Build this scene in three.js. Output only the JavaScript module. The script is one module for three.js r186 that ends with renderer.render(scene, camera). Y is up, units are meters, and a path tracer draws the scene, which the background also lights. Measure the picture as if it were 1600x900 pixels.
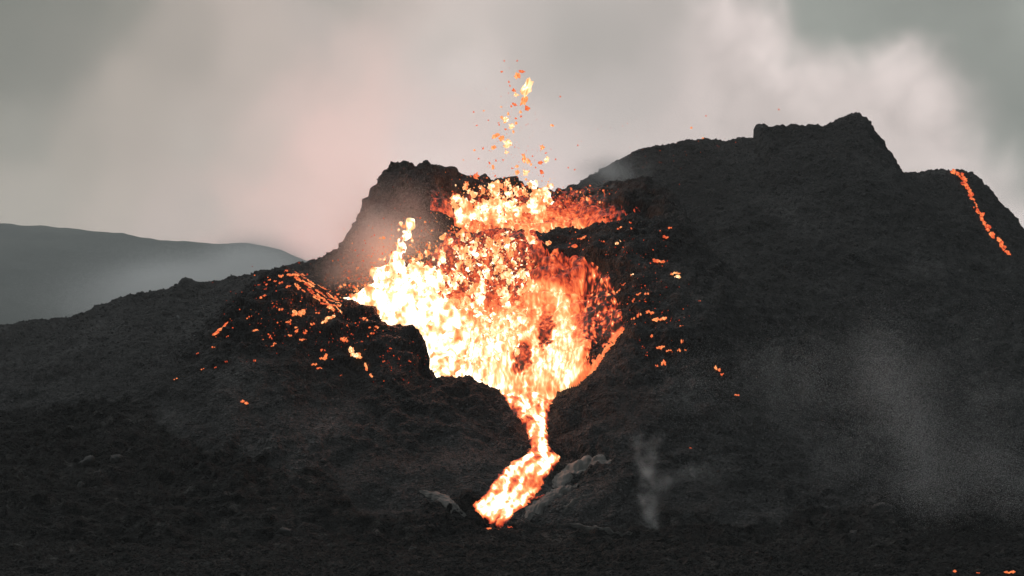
import * as THREE from 'three';
import { mergeGeometries, mergeVertices } from 'three/addons/utils/BufferGeometryUtils.js';

// ---------------------------------------------------------------- camera, sky, sun, exposure
const EYE = 12, FOCAL = 2198;                       // eye height in metres; focal length in pixels of a 1600 x 900 frame
const scene = new THREE.Scene();
const camera = new THREE.PerspectiveCamera(2 * Math.atan(450 / FOCAL) * 180 / Math.PI, 16 / 9, 1, 9000);
camera.position.set(0, EYE, 0);
camera.lookAt(0, EYE, -100);
camera.setViewOffset(1600, 900, 0, -250, 1600, 900);  // shift lens: the horizon lies at 700 of 900
const renderer = new THREE.WebGLRenderer({ antialias: true });
renderer.toneMapping = THREE.LinearToneMapping;
renderer.toneMappingExposure = 1.0;
renderer.shadowMap.enabled = true;
scene.fog = new THREE.FogExp2(new THREE.Color(0.84, 0.9, 0.9), 0.00012);

const sun = new THREE.DirectionalLight(new THREE.Color(1, 0.96, 0.92), 1.0);   // overcast: weak and very soft, high behind the cone, to the left
sun.position.set(-130, 300, -330);
sun.target.position.set(0, 20, -210);
sun.castShadow = true; sun.shadow.radius = 40;
sun.shadow.mapSize.set(2048, 2048);
Object.assign(sun.shadow.camera, { left: -180, right: 180, top: 160, bottom: -160, near: 10, far: 900 });
scene.add(sun, sun.target);

// ---------------------------------------------------------------- random numbers and noise
function rng(seed) { return () => { seed = (seed + 0x6d2b79f5) | 0; let t = Math.imul(seed ^ (seed >>> 15), 1 | seed); t = (t + Math.imul(t ^ (t >>> 7), 61 | t)) ^ t; return ((t ^ (t >>> 14)) >>> 0) / 4294967296; }; }
const perm = new Uint8Array(512);
{ const r = rng(7), p = [...Array(256).keys()]; for (let i = 255; i > 0; i--) { const j = Math.floor(r() * (i + 1)); [p[i], p[j]] = [p[j], p[i]]; } for (let i = 0; i < 512; i++) perm[i] = p[i & 255]; }
const gx = new Float32Array(256), gy = new Float32Array(256), gz = new Float32Array(256);
{ const r = rng(11); for (let i = 0; i < 256; i++) { const z = r() * 2 - 1, a = r() * 6.2832, s = Math.sqrt(1 - z * z); gx[i] = s * Math.cos(a); gy[i] = s * Math.sin(a); gz[i] = z; } }
function noise(x, y, z) {   // gradient noise, about -1 .. 1
  const fx = Math.floor(x), fy = Math.floor(y), fz = Math.floor(z); x -= fx; y -= fy; z -= fz;
  const X = fx & 255, Y = fy & 255, Z = fz & 255, u = x * x * x * (x * (x * 6 - 15) + 10), v = y * y * y * (y * (y * 6 - 15) + 10), w = z * z * z * (z * (z * 6 - 15) + 10);
  const A = perm[X] + Y, B = perm[X + 1] + Y, AA = perm[A] + Z, AB = perm[A + 1] + Z, BA = perm[B] + Z, BB = perm[B + 1] + Z;
  const g = (h, a, b, c) => gx[h] * a + gy[h] * b + gz[h] * c, x1 = x - 1, y1 = y - 1, z1 = z - 1;
  const l0 = g(perm[AA], x, y, z), l1 = g(perm[BA], x1, y, z), l2 = g(perm[AB], x, y1, z), l3 = g(perm[BB], x1, y1, z);
  const m0 = g(perm[AA + 1], x, y, z1), m1 = g(perm[BA + 1], x1, y, z1), m2 = g(perm[AB + 1], x, y1, z1), m3 = g(perm[BB + 1], x1, y1, z1);
  const a0 = l0 + u * (l1 - l0), a1 = l2 + u * (l3 - l2), b0 = m0 + u * (m1 - m0), b1 = m2 + u * (m3 - m2), a = a0 + v * (a1 - a0), b = b0 + v * (b1 - b0);
  return 1.5 * (a + w * (b - a));
}
function fbm(x, y, z, n = 4) { let s = 0, a = 1, t = 0; for (let i = 0; i < n; i++) { s += a * noise(x, y, z); t += a; a *= 0.5; x = x * 2.03 + 17.1; y = y * 2.03 + 5.3; z = z * 2.03 + 9.7; } return s / t; }
function ridged(x, y, z, n = 3) { let s = 0, a = 1, t = 0; for (let i = 0; i < n; i++) { s += a * (1 - 2 * Math.abs(noise(x, y, z))); t += a; a *= 0.5; x = x * 2.1 + 7.1; y = y * 2.1 + 3.3; z = z * 2.1 + 1.7; } return s / t; }
const billow = (x, y, z) => Math.abs(noise(x, y, z));   // rounded lumps with sharp creases between
const clamp = (x, a = 0, b = 1) => Math.min(b, Math.max(a, x)), smooth = (a, b, x) => { const t = clamp((x - a) / (b - a)); return t * t * (3 - 2 * t); }, lerp = (a, b, t) => a + (b - a) * t;
const lin = (c) => c.map((v) => { v /= 255; return v <= 0.04045 ? v / 12.92 : ((v + 0.055) / 1.055) ** 2.4; });
function poly(pts, x) { if (x <= pts[0][0]) return pts[0][1]; for (let i = 1; i < pts.length; i++) if (x <= pts[i][0]) return lerp(pts[i - 1][1], pts[i][1], (x - pts[i - 1][0]) / (pts[i][0] - pts[i - 1][0])); return pts[pts.length - 1][1]; }

// ---------------------------------------------------------------- overcast sky with eruption cloud: air and clouds by direction
{
  const W = 4096, H = 2048, data = new Float32Array(W * H * 4);
  // colours of the overcast round the eruption, [x, y, r, g, b]: x, y are tangents of direction times FOCAL (east, up from horizon)
  const spots = [
    [-800, 700, 122, 124, 117], [-740, 600, 134, 133, 126], [-640, 660, 142, 140, 132], [-600, 550, 176, 167, 158], [-500, 500, 184, 175, 167], [-400, 620, 184, 173, 165], [-300, 690, 165, 160, 153], [-240, 520, 230, 200, 192],
    [-290, 350, 233, 196, 188], [-420, 350, 208, 185, 177], [-100, 640, 196, 187, 181], [-90, 590, 214, 203, 198], [50, 630, 190, 182, 177], [110, 650, 177, 172, 167], [150, 560, 194, 186, 182], [-500, 370, 186, 175, 168], [-700, 450, 166, 159, 150],
    [-780, 500, 150, 148, 140], [-780, 380, 170, 164, 155], [100, 480, 206, 195, 191], [300, 520, 208, 196, 192], [0, 500, 208, 196, 191], [-200, 400, 232, 202, 195], [-300, 430, 228, 195, 187], [-640, 380, 180, 170, 161], [-400, 480, 196, 181, 173], [-330, 300, 238, 198, 190], [-380, 420, 216, 188, 180], [-250, 450, 230, 199, 191], [-200, 330, 235, 204, 198], [-450, 310, 214, 186, 178], [-150, 500, 215, 199, 194], [-300, 500, 226, 195, 187], [-350, 520, 204, 184, 177], [-280, 560, 206, 189, 182], [-560, 330, 188, 175, 168], [-160, 440, 218, 203, 198], [60, 420, 212, 197, 194], [-520, 620, 168, 160, 152], [-460, 560, 182, 171, 163], [-780, 600, 126, 127, 120], [-700, 680, 130, 130, 123], [-330, 620, 180, 171, 165],
  ].map(([x, y, ...c]) => [x, y, ...lin(c)]);
  const grey = lin([141, 145, 139]), pale = lin([226, 214, 210]), dim = lin([201, 190, 186]), unseenSky = lin([153, 159, 160]);  // last colour is the unseen sky, set darker and cooler to dim the rocks
  // outline of the lit cumulus in the east, as height of its top over x
  const top = [[60, 470], [140, 560], [200, 610], [240, 690], [290, 730], [400, 730], [428, 690], [446, 640], [500, 632], [540, 618], [575, 640], [620, 652], [670, 630], [700, 585], [712, 560], [722, 520], [745, 470], [790, 430], [850, 370], [1000, 300]];
  for (let row = H / 2 - 8; row < H; row++) {
    const el = ((row + 0.5) / H - 0.5) * Math.PI, ce = Math.cos(el), y = Math.sin(el);
    for (let col = 0; col < W; col++) {
      const az = ((col + 0.5) / W - 0.5) * 2 * Math.PI, x = Math.cos(az) * ce, z = Math.sin(az) * ce;   // camera looks along -z
      const o = (row * W + col) * 4; let r, g, b;
      const front = -z > 0.6 && y < 0.55;
      const k = el > 1.2 ? 2 : 5;
      const big = fbm(x * 2.2 + 3, y * 3.5, z * 2.2, 3), fine = fbm(x * 7 + 9, y * 11, z * 7, k);
      const v = 1 + 0.34 * big + 0.16 * fine;
      r = unseenSky[0] * v; g = unseenSky[1] * v; b = unseenSky[2] * v;
      if (front) {
        const t = FOCAL / -z, wx = fbm(x * 9, y * 9, z * 9 + 4, 5) * 95, wy = fbm(x * 9 + 31, y * 9, z * 9, 5) * 95;
        const px = x * t, py = y * t, qx = px + wx, qy = py + wy;
        let sr = 0, sg = 0, sb = 0, sw = 0;
        for (const s of spots) { const d2 = ((qx - s[0]) ** 2 + (qy - s[1]) ** 2) / 12000 + 0.16, w = 1 / (d2 * d2); sr += w * s[2]; sg += w * s[3]; sb += w * s[4]; sw += w; }
        sr /= sw; sg /= sw; sb /= sw;
        const bill = 1 - 1.6 * Math.abs(noise(x * 26, y * 26, z * 26)), bil2 = 1 - 1.6 * Math.abs(noise(x * 60, y * 60, z * 60)), puffs = 0.6 * Math.abs(noise(x * 17 + 5, y * 17, z * 17)) + 0.4 * Math.abs(noise(x * 38, y * 38, z * 38 + 3)) + 0.2 * Math.abs(noise(x * 80, y * 80, z * 80));
        let near = 1e9; const ux = px + wx * 0.2, uy = py + wy * 0.2; if (px > 100) for (let i = 1; i < top.length; i++) { const [ax, ay] = top[i - 1], bx = top[i][0] - ax, by = top[i][1] - ay, k2 = clamp(((ux - ax) * bx + (uy - ay) * by) / (bx * bx + by * by)); near = Math.min(near, Math.hypot(ux - ax - k2 * bx, uy - ay - k2 * by)); }
        const edge = (uy < poly(top, ux) ? near : -near) + bill * 20 + bil2 * 10 - 18;      // > 0 inside the cumulus
        const soft = lerp(60, 120, smooth(660, 780, px)), inside = smooth(-soft * 0.5, soft, edge), lit = smooth(150, 15, edge) * (0.75 + 0.35 * bill);
        const east = smooth(180, 330, qx), cl = [0, 1, 2].map((i) => lerp(dim[i], pale[i], clamp(lit * (0.5 + puffs))));
        const vv = 0.90 + 0.10 * fine + 0.06 * bill + 0.36 * puffs;
        const gap = [0, 1, 2].map((i) => grey[i] * (1 + 0.28 * fine + 0.25 * smooth(740, 810, px) * smooth(560, 700, py)));
        sr = lerp(sr, lerp(gap[0], cl[0] * vv, inside), east); sg = lerp(sg, lerp(gap[1], cl[1] * vv, inside), east); sb = lerp(sb, lerp(gap[2], cl[2] * vv, inside), east);
        const low = 1.26 + 0.42 * smooth(620, 260, py) + 0.09 * smooth(-520, -330, px) * smooth(150, -50, px); sr *= low; sg *= low * 0.98; sb *= low * 0.975;
        const f = smooth(1150, 900, Math.abs(px)) * smooth(1050, 760, py), n2 = 1 + 0.10 * fine;
        r = lerp(r, sr * n2, f); g = lerp(g, sg * n2, f); b = lerp(b, sb * n2, f);
      }
      data[o] = r; data[o + 1] = g; data[o + 2] = b; data[o + 3] = 1;
    }
  }
  for (let i = 0; i < (H / 2 - 8) * W; i++) { data[i * 4] = 0.10; data[i * 4 + 1] = 0.105; data[i * 4 + 2] = 0.105; data[i * 4 + 3] = 1; }
  const sky = new THREE.DataTexture(data, W, H, THREE.RGBAFormat, THREE.FloatType);
  sky.mapping = THREE.EquirectangularReflectionMapping; sky.magFilter = THREE.LinearFilter; sky.needsUpdate = true;
  scene.background = sky; scene.environment = sky;
}
console.log('sky done');

// ---------------------------------------------------------------- helpers
// a point of the place, from its bearing and height as surveyed from the viewpoint and its distance d: [east, up, d]
const P = (px, py, d) => [(px - 800) / FOCAL * d, EYE + (700 - py) / FOCAL * d, d];
const names = new Map();
function numbered(n) { const k = names.get(n) ?? 0; names.set(n, k + 1); return k ? n + '_' + String(k).padStart(3, '0') : n; }
function add(name, geometry, material, data, parent = scene) { const m = new THREE.Mesh(geometry, material); m.name = parent === scene ? numbered(name) : name; Object.assign(m.userData, data); m.castShadow = m.receiveShadow = true; parent.add(m); return m; }
function addCopies(name, geometry, material, list, data) {
  const m = new THREE.InstancedMesh(geometry, material, list.length); m.name = numbered(name); Object.assign(m.userData, data); m.castShadow = m.receiveShadow = true;
  const M = new THREE.Matrix4(), q = new THREE.Quaternion(), e = new THREE.Euler(), s = new THREE.Vector3(), p = new THREE.Vector3();
  list.forEach((c, i) => { q.setFromEuler(e.set(...c.r)); M.compose(p.set(...c.p), q, s.set(...c.s)); m.setMatrixAt(i, M); if (c.c) m.setColorAt(i, c.c); });
  scene.add(m); return m;
}
// heights from scattered survey points: multiquadric interpolation
function survey(points) {
  const n = points.length, A = [], c2 = 0.6, m = points.reduce((s, p) => s + p[1], 0) / n, phi = (a, b) => Math.sqrt((a[0] - b[0]) ** 2 + (a[2] - b[2]) ** 2 + c2);
  for (let i = 0; i < n; i++) { const row = new Float64Array(n + 1); for (let j = 0; j < n; j++) row[j] = phi(points[i], points[j]); row[i] -= 0.02; row[n] = points[i][1] - m; A.push(row); }
  for (let i = 0; i < n; i++) {
    let k = i; for (let j = i + 1; j < n; j++) if (Math.abs(A[j][i]) > Math.abs(A[k][i])) k = j;
    [A[i], A[k]] = [A[k], A[i]]; const a = A[i];
    for (let j = i + 1; j < n; j++) { const b = A[j], f = b[i] / a[i]; if (f) for (let l = i; l <= n; l++) b[l] -= f * a[l]; }
  }
  const w = new Float64Array(n);
  for (let i = n - 1; i >= 0; i--) { let s = A[i][n]; for (let j = i + 1; j < n; j++) s -= A[i][j] * w[j]; w[i] = s / A[i][i]; }
  const xs = Float64Array.from(points, (p) => p[0]), ds = Float64Array.from(points, (p) => p[2]);
  return (x, d) => { let s = m; for (let i = 0; i < n; i++) { const a = x - xs[i], b = d - ds[i]; s += w[i] * Math.sqrt(a * a + b * b + c2); } return s; };
}
// a terrain sheet: height(x, d) on a grid, then pushed along its own normal by relief(x, y, d, steepness)
function terrain(x0, x1, nx, d0, d1, nd, height, relief, tint) {
  const N = (nx + 1) * (nd + 1), pos = new Float32Array(N * 3), col = new Float32Array(N * 3), idx = new Uint32Array(nx * nd * 6), h = new Float32Array(N), uv = new Float32Array(N * 2);
  for (let j = 0, i = 0; j <= nd; j++) for (let k = 0; k <= nx; k++, i++) h[i] = height(lerp(x0, x1, k / nx), lerp(d0, d1, j / nd));
  const sx = (x1 - x0) / nx, sd = (d1 - d0) / nd;
  for (let j = 0, i = 0; j <= nd; j++) for (let k = 0; k <= nx; k++, i++) {
    const x = x0 + k * sx, d = d0 + j * sd, a = h[k ? i - 1 : i], b = h[k < nx ? i + 1 : i], c = h[j ? i - nx - 1 : i], e = h[j < nd ? i + nx + 1 : i];
    let ux = -(b - a) / (2 * sx), ud = -(e - c) / (2 * sd), l = Math.hypot(ux, 1, ud); ux /= l; ud /= l; const uy = 1 / l;
    const r = relief(x, h[i], d, 1 - uy);
    const X = x + ux * r, Y = h[i] + uy * r, D = d + ud * r;
    pos[i * 3] = X; pos[i * 3 + 1] = Y; pos[i * 3 + 2] = -D; uv[i * 2] = (X + 0.25 * D) / 21; uv[i * 2 + 1] = (D + Y * 0.8 - 0.25 * X) / 21;
    const t = tint(X, Y, D, 1 - uy); col[i * 3] = t[0]; col[i * 3 + 1] = t[1]; col[i * 3 + 2] = t[2];
  }
  for (let j = 0, o = 0; j < nd; j++) for (let k = 0; k < nx; k++) { const a = j * (nx + 1) + k, b = a + 1, c = a + nx + 1, e = c + 1; idx[o++] = a; idx[o++] = b; idx[o++] = c; idx[o++] = b; idx[o++] = e; idx[o++] = c; }
  const g = new THREE.BufferGeometry();
  g.setAttribute('position', new THREE.BufferAttribute(pos, 3)); g.setAttribute('color', new THREE.BufferAttribute(col, 3)); g.setAttribute('uv', new THREE.BufferAttribute(uv, 2)); g.setIndex(new THREE.BufferAttribute(idx, 1)); g.computeVertexNormals();
  return g;
}
// closed surface of field(x, y, d) > 0 on a grid (surface nets)
function isoSurface(lo, hi, cell, field, heat) {
  const n = [0, 1, 2].map((i) => Math.ceil((hi[i] - lo[i]) / cell) + 1), [nx, ny, nz] = n, F = new Float32Array(nx * ny * nz), id = new Int32Array(nx * ny * nz).fill(-1), at = (i, j, k) => i + nx * (j + ny * k);
  for (let k = 0; k < nz; k++) for (let j = 0; j < ny; j++) for (let i = 0; i < nx; i++) F[at(i, j, k)] = (i && j && k && i < nx - 1 && j < ny - 1 && k < nz - 1) ? field(lo[0] + i * cell, lo[1] + j * cell, lo[2] + k * cell) : -1;
  const pos = [], idx = [], uv = [];
  const C = [[0, 0, 0], [1, 0, 0], [0, 1, 0], [1, 1, 0], [0, 0, 1], [1, 0, 1], [0, 1, 1], [1, 1, 1]], E = [[0, 1], [2, 3], [4, 5], [6, 7], [0, 2], [1, 3], [4, 6], [5, 7], [0, 4], [1, 5], [2, 6], [3, 7]];
  for (let k = 0; k < nz - 1; k++) for (let j = 0; j < ny - 1; j++) for (let i = 0; i < nx - 1; i++) {
    const f = C.map((c) => F[at(i + c[0], j + c[1], k + c[2])]); let s = 0; for (const v of f) s += v > 0; if (s === 0 || s === 8) continue;
    let x = 0, y = 0, z = 0, m = 0;
    for (const [a, b] of E) if ((f[a] > 0) !== (f[b] > 0)) { const t = f[a] / (f[a] - f[b]); x += lerp(C[a][0], C[b][0], t); y += lerp(C[a][1], C[b][1], t); z += lerp(C[a][2], C[b][2], t); m++; }
    id[at(i, j, k)] = pos.length / 3;
    const X = lo[0] + (i + x / m) * cell, Y = lo[1] + (j + y / m) * cell, D = lo[2] + (k + z / m) * cell;
    pos.push(X, Y, -D); uv.push(heat(X, Y, D), 0.5);
  }
  for (let k = 1; k < nz - 1; k++) for (let j = 1; j < ny - 1; j++) for (let i = 1; i < nx - 1; i++) {
    const a = F[at(i, j, k)] > 0;
    const quad = (p, q, r, s, flip) => { if (p < 0 || q < 0 || r < 0 || s < 0) return; flip ? idx.push(p, q, r, r, q, s) : idx.push(p, r, q, q, r, s); };
    if (a !== F[at(i + 1, j, k)] > 0) quad(id[at(i, j - 1, k - 1)], id[at(i, j, k - 1)], id[at(i, j - 1, k)], id[at(i, j, k)], !a);
    if (a !== F[at(i, j + 1, k)] > 0) quad(id[at(i - 1, j, k - 1)], id[at(i - 1, j, k)], id[at(i, j, k - 1)], id[at(i, j, k)], !a);
    if (a !== F[at(i, j, k + 1)] > 0) quad(id[at(i - 1, j - 1, k)], id[at(i, j - 1, k)], id[at(i - 1, j, k)], id[at(i, j, k)], !a);
  }
  const g = new THREE.BufferGeometry();
  g.setAttribute('position', new THREE.Float32BufferAttribute(pos, 3)); g.setAttribute('uv', new THREE.Float32BufferAttribute(uv, 2)); g.setIndex(idx); g.computeVertexNormals();
  return g;
}

// ---------------------------------------------------------------- materials
// grain of clinkery basalt, a tile of 21 m: heights and grey flecks
const grainH = new Uint8Array(1024 * 1024 * 4), grainC = new Uint8Array(1024 * 1024 * 4);
{
  const wrapped = (u, v, f, k) => { let h = u * f, w = v * f; const ix = Math.floor(h), iy = Math.floor(w); h -= ix; w -= iy; const a = h * h * (3 - 2 * h), b = w * w * (3 - 2 * w), g = (i, j) => perm[perm[((ix + i) % f) & 255] + (((iy + j) % f + k * 37) & 255)] / 127.5 - 1; return lerp(lerp(g(0, 0), g(1, 0), a), lerp(g(0, 1), g(1, 1), a), b); };
  for (let y = 0, o = 0; y < 1024; y++) for (let x = 0; x < 1024; x++, o += 4) {
    const u = x / 1024, v = y / 1024, a = wrapped(u, v, 28, 1), b = wrapped(u, v, 61, 2), c = wrapped(u, v, 128, 3), e = wrapped(u, v, 240, 4);
    const h = 0.5 + 0.20 * (1 - 2 * Math.abs(a)) * 0.8 + 0.20 * (1 - 2 * Math.abs(b)) + 0.14 * c + 0.08 * e, f = 0.62 + 0.20 * b + 0.22 * c + 0.18 * e + (e > 0.72 && c > 0.1 ? 0.5 : 0);
    grainH[o] = grainH[o + 1] = grainH[o + 2] = clamp(h) * 255; grainH[o + 3] = 255; const t = clamp(f, 0.2, 1) * 255; grainC[o] = t; grainC[o + 1] = t; grainC[o + 2] = t; grainC[o + 3] = 255;
  }
}
const grainTex = (a) => { const t = new THREE.DataTexture(a, 1024, 1024); t.wrapS = t.wrapT = THREE.RepeatWrapping; t.magFilter = THREE.LinearFilter; t.needsUpdate = true; return t; };
const rock = new THREE.MeshPhysicalMaterial({ name: 'basalt', vertexColors: true, roughness: 0.95, specularIntensity: 0.3, map: grainTex(grainC), bumpMap: grainTex(grainH), bumpScale: 0.7 });
const clinkerMat = new THREE.MeshPhysicalMaterial({ name: 'scoria', color: new THREE.Color(1, 1, 1), roughness: 0.95, specularIntensity: 0.3 });
// glowing lava: uv.x is temperature, looked up in a ramp from dark crust to white-hot melt
const ramp = new Float32Array(256 * 4), crust = new Float32Array(256 * 4);
{
  const stops = [[0, 0, 0, 0], [0.15, 0, 0, 0], [0.25, 0.05, 0.004, 0.002], [0.36, 0.28, 0.022, 0.009], [0.48, 0.78, 0.085, 0.024], [0.6, 1.0, 0.19, 0.055], [0.7, 1.12, 0.33, 0.10], [0.8, 1.3, 0.58, 0.21], [0.9, 1.75, 1.12, 0.6], [1, 3.0, 2.5, 1.8]];
  for (let i = 0; i < 256; i++) for (let c = 0; c < 3; c++) { ramp[i * 4 + c] = poly(stops.map((s) => [s[0], s[c + 1]]), i / 255); crust[i * 4 + c] = 0.035; ramp[i * 4 + 3] = crust[i * 4 + 3] = 1; }
}
const rampTex = new THREE.DataTexture(ramp, 256, 1, THREE.RGBAFormat, THREE.FloatType); rampTex.magFilter = THREE.LinearFilter; rampTex.needsUpdate = true;
const lava = new THREE.MeshStandardMaterial({ name: 'lava', color: new THREE.Color(0.03, 0.028, 0.027), roughness: 0.8, emissive: new THREE.Color(1, 1, 1), emissiveIntensity: 1, emissiveMap: rampTex });
const heatColor = (t) => { const i = Math.round(clamp(t) * 255) * 4; return new THREE.Color(ramp[i], ramp[i + 1], ramp[i + 2]); };

// ---------------------------------------------------------------- the erupting cone (front): survey points [px, py, d]
const S = [];
const Z = (d) => d > 209 ? 209 + (d - 209) * 1.55 : d;             // how far back the rear parts of the cone stand
const Q = (px, py, d) => P(px, py, Z(d));
const line = (pts, step = 2.2) => { for (let i = 0; i < pts.length; i++) { S.push(Q(...pts[i])); if (i < pts.length - 1) { const a = Q(...pts[i]), b = Q(...pts[i + 1]), n = Math.floor(Math.hypot(b[0] - a[0], b[1] - a[1], b[2] - a[2]) / step); for (let k = 1; k < n; k++) S.push(a.map((v, j) => lerp(v, b[j], k / n))); } } };
const spot = (...pts) => pts.forEach((p) => S.push(Q(...p)));
for (let x = -110; x <= 110; x += 9) { S.push([x, -0.6, 166]); S.push([x, -3, 155]); }
line([[-120, 575, 226], [-30, 588, 222], [80, 592, 219], [180, 588, 215], [250, 566, 211], [300, 532, 209], [350, 482, 208], [398, 437, 208], [425, 422, 208], [445, 417.5, 208], [465, 424, 208], [490, 440, 207.5], [520, 458, 207]], 4);   // left spatter cone
line([[524, 470, 206.5], [540, 474, 206], [552, 477, 206], [566, 490, 205.5], [585, 505, 205], [600, 514, 204], [630, 512, 203], [652, 516, 202.5], [661, 534, 202], [660, 560, 201.5], [668, 580, 201], [700, 584, 200.6], [740, 594, 200.6], [772, 606, 200.8], [797, 632, 198]], 2.5);   // left lip
for (let px = 590; px <= 900; px += 28) { const e = poly([[540, 206], [600, 204.5], [660, 202.5], [700, 201.4], [780, 201.6], [830, 202.2], [870, 203], [905, 204.6]], px); const X = (px - 800) / FOCAL * e; S.push([X, 15.5, e + 2.6]); if (px < 845) S.push([X * 1.01, 14.5, e + 6]); if (px > 640 && px < 800) S.push([X * 1.02, 16, Math.max(e + 9, 212)]); }
S.push([-24, 20, 211], [-20, 18, 213], [-27, 24, 212]);
line([[645, 254, 236], [665, 272, 234.2], [686, 293, 232], [700, 318, 230], [708, 340, 228.4], [713, 356, 227], [750, 360, 226], [800, 362, 225.8], [835, 362, 225], [900, 351, 224], [960, 343, 223], [1000, 337, 222.5], [1050, 345, 223]], 2.5);   // inner ridge
spot([690, 470, 219.5], [740, 470, 219.2], [790, 470, 218.5], [700, 550, 214.8], [780, 550, 213], [840, 470, 217], [840, 535, 213], [895, 500, 213.5], [935, 478, 213], [962, 492, 211], [905, 560, 209], [850, 580, 210.5], [935, 520, 210.5]);
line([[985, 478, 208.5], [977, 518, 206], [960, 540, 205], [935, 568, 204], [905, 598, 202.5], [870, 613, 201.2], [861, 624, 199.8]], 2.2);   // right lip
spot([1000, 430, 213], [960, 402, 216.3], [1030, 395, 216], [1000, 366, 219.5], [1060, 385, 218]);
line([[835, 384, 222], [870, 398, 219.2], [905, 404, 218], [932, 398, 217.4], [955, 415, 215.6], [976, 450, 212]], 2.2);
spot([860, 432, 220.6], [895, 436, 219.2], [925, 446, 217], [945, 470, 214.2]);
spot([600, 470, 219], [640, 420, 221.5], [560, 425, 223], [520, 412, 228], [500, 403, 232], [480, 409, 234], [455, 425, 236], [560, 520, 215], [640, 520, 215], [420, 480, 232], [350, 540, 232]);
line([[540, 387, 234], [550, 362, 234], [562, 335, 234.5], [575, 305, 235], [588, 281, 235.5], [600, 262, 236], [620, 250, 236], [645, 252, 236.5], [670, 255, 238], [700, 262, 240], [740, 272, 242], [800, 284, 243.5], [840, 291, 244], [880, 293, 244], [930, 290, 243], [970, 283, 241], [1005, 279, 239], [1030, 288, 236], [1055, 305, 233], [1070, 330, 229], [1082, 352, 226]], 2.5);   // back rim
spot([625, 300, 231], [640, 345, 227.3], [600, 340, 230], [590, 400, 226.5], [650, 392, 223.4], [692, 372, 225.3], [1030, 320, 230]);
for (let px = 745; px <= 985; px += 48) S.push([(px - 800) / FOCAL * 243, 39, 242.5]);
spot([720, 335, 236], [780, 345, 236], [860, 345, 235.6], [940, 340, 233], [975, 335, 231.5], [740, 303, 239.8], [820, 316, 240], [900, 315, 239.6], [960, 305, 238]);
for (let px = 560; px <= 1040; px += 60) { S.push([(px - 800) / FOCAL * 278, 36, 278]); S.push([(px - 800) / FOCAL * 292, 20, 292]); }
spot([520, 480, 246], [480, 520, 250], [400, 560, 255], [560, 420, 250]);
const rightCrest = [[1082, 352, 226], [1110, 393, 224], [1140, 423, 223], [1180, 459, 222.5], [1220, 489, 222], [1260, 516, 221], [1330, 562, 220], [1400, 614, 218], [1480, 680, 214], [1600, 720, 210]];
line(rightCrest, 4);
for (const [px, py, d] of rightCrest.slice(1)) { const p = Q(px, py, d); S.push([p[0] + 5, p[1] - 10, p[2] + 12], [p[0] + 9, p[1] - 22, p[2] + 28]); }
spot([1060, 430, 213.5], [1100, 470, 211], [1050, 500, 206.5], [1000, 560, 200.5], [1100, 580, 199.5], [1200, 560, 206], [1200, 640, 197], [1300, 640, 203], [1000, 640, 192], [920, 680, 189.5], [1000, 740, 181.5], [1100, 740, 184], [1250, 740, 188], [1100, 800, 176.5], [1400, 720, 195], [1400, 800, 180], [1500, 760, 191], [1600, 745, 200], [1600, 800, 182], [930, 780, 177.5], [970, 815, 174], [1250, 810, 177], [1750, 760, 200]);
spot([620, 600, 196], [560, 590, 199], [500, 560, 200.5], [500, 680, 188], [500, 780, 176], [400, 560, 200], [400, 680, 188], [400, 780, 176], [300, 640, 195], [300, 740, 182], [200, 680, 192], [100, 700, 190], [100, 780, 177], [0, 720, 186], [-100, 720, 187], [200, 790, 176], [620, 690, 188], [620, 780, 177], [700, 660, 191], [715, 750, 179.5], [760, 680, 190], [798, 690, 189]);
line([[830, 616, 201], [836, 650, 196], [845, 690, 189.5], [848, 714, 186], [812, 745, 182], [782, 790, 177], [770, 828, 172.5]], 3);   // lava channel
line([[864, 650, 197], [870, 690, 191], [888, 716, 187.5], [862, 770, 180], [828, 815, 175]], 4);
const coneHeight = survey(S);
console.log('survey', S.length);
// lumps (+) and hollows (-) one can pick out on the cone: [px, py, d, radius, amount, flatness]
const lumps = [[551, 484, 206, 1.5, 1.7, 1], [636, 517, 203, 1.9, 1.1, 0.6], [600, 522, 204, 1.5, 0.9, 1], [1022, 398, 217, 3.0, -2.8, 0.5], [1046, 402, 217, 1.6, -1.6, 0.6], [1122, 462, 214, 2.6, 1.3, 0.8], [1090, 440, 216, 2.2, -1.2, 1], [1128, 440, 221, 2.2, 1.0, 0.8], [1150, 520, 211, 3.2, -1.4, 1], [1175, 505, 215, 2.4, 1.2, 0.8], [1210, 545, 212, 2.8, 1.1, 0.8], [1180, 570, 206, 2.2, -1.3, 1],
  [940, 415, 215, 2.0, 1.3, 1], [1060, 470, 210, 2.6, 1.1, 0.7], [1040, 525, 204, 2.4, 0.9, 0.7], [1240, 610, 204, 3, -1.2, 1], [1270, 590, 210, 2.4, 1, 0.9], [1110, 640, 194, 3, 1.0, 0.6], [640, 545, 201, 2.0, -0.8, 0.4], [690, 610, 198, 2.4, 1.0, 0.5], [740, 625, 196, 2.6, 0.8, 0.5], [650, 640, 194, 3, -0.8, 0.5], [800, 660, 193, 2.2, 0.9, 1], [880, 650, 195, 2.4, 0.9, 1], [670, 350, 228, 2.4, 1.2, 1.2], [655, 380, 225, 2.2, 1.0, 1], [630, 300, 232, 2.6, 0.8, 1.4]]
  .map(([px, py, d, r, a, f]) => [...Q(px, py, d), r, a, f]);
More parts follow.
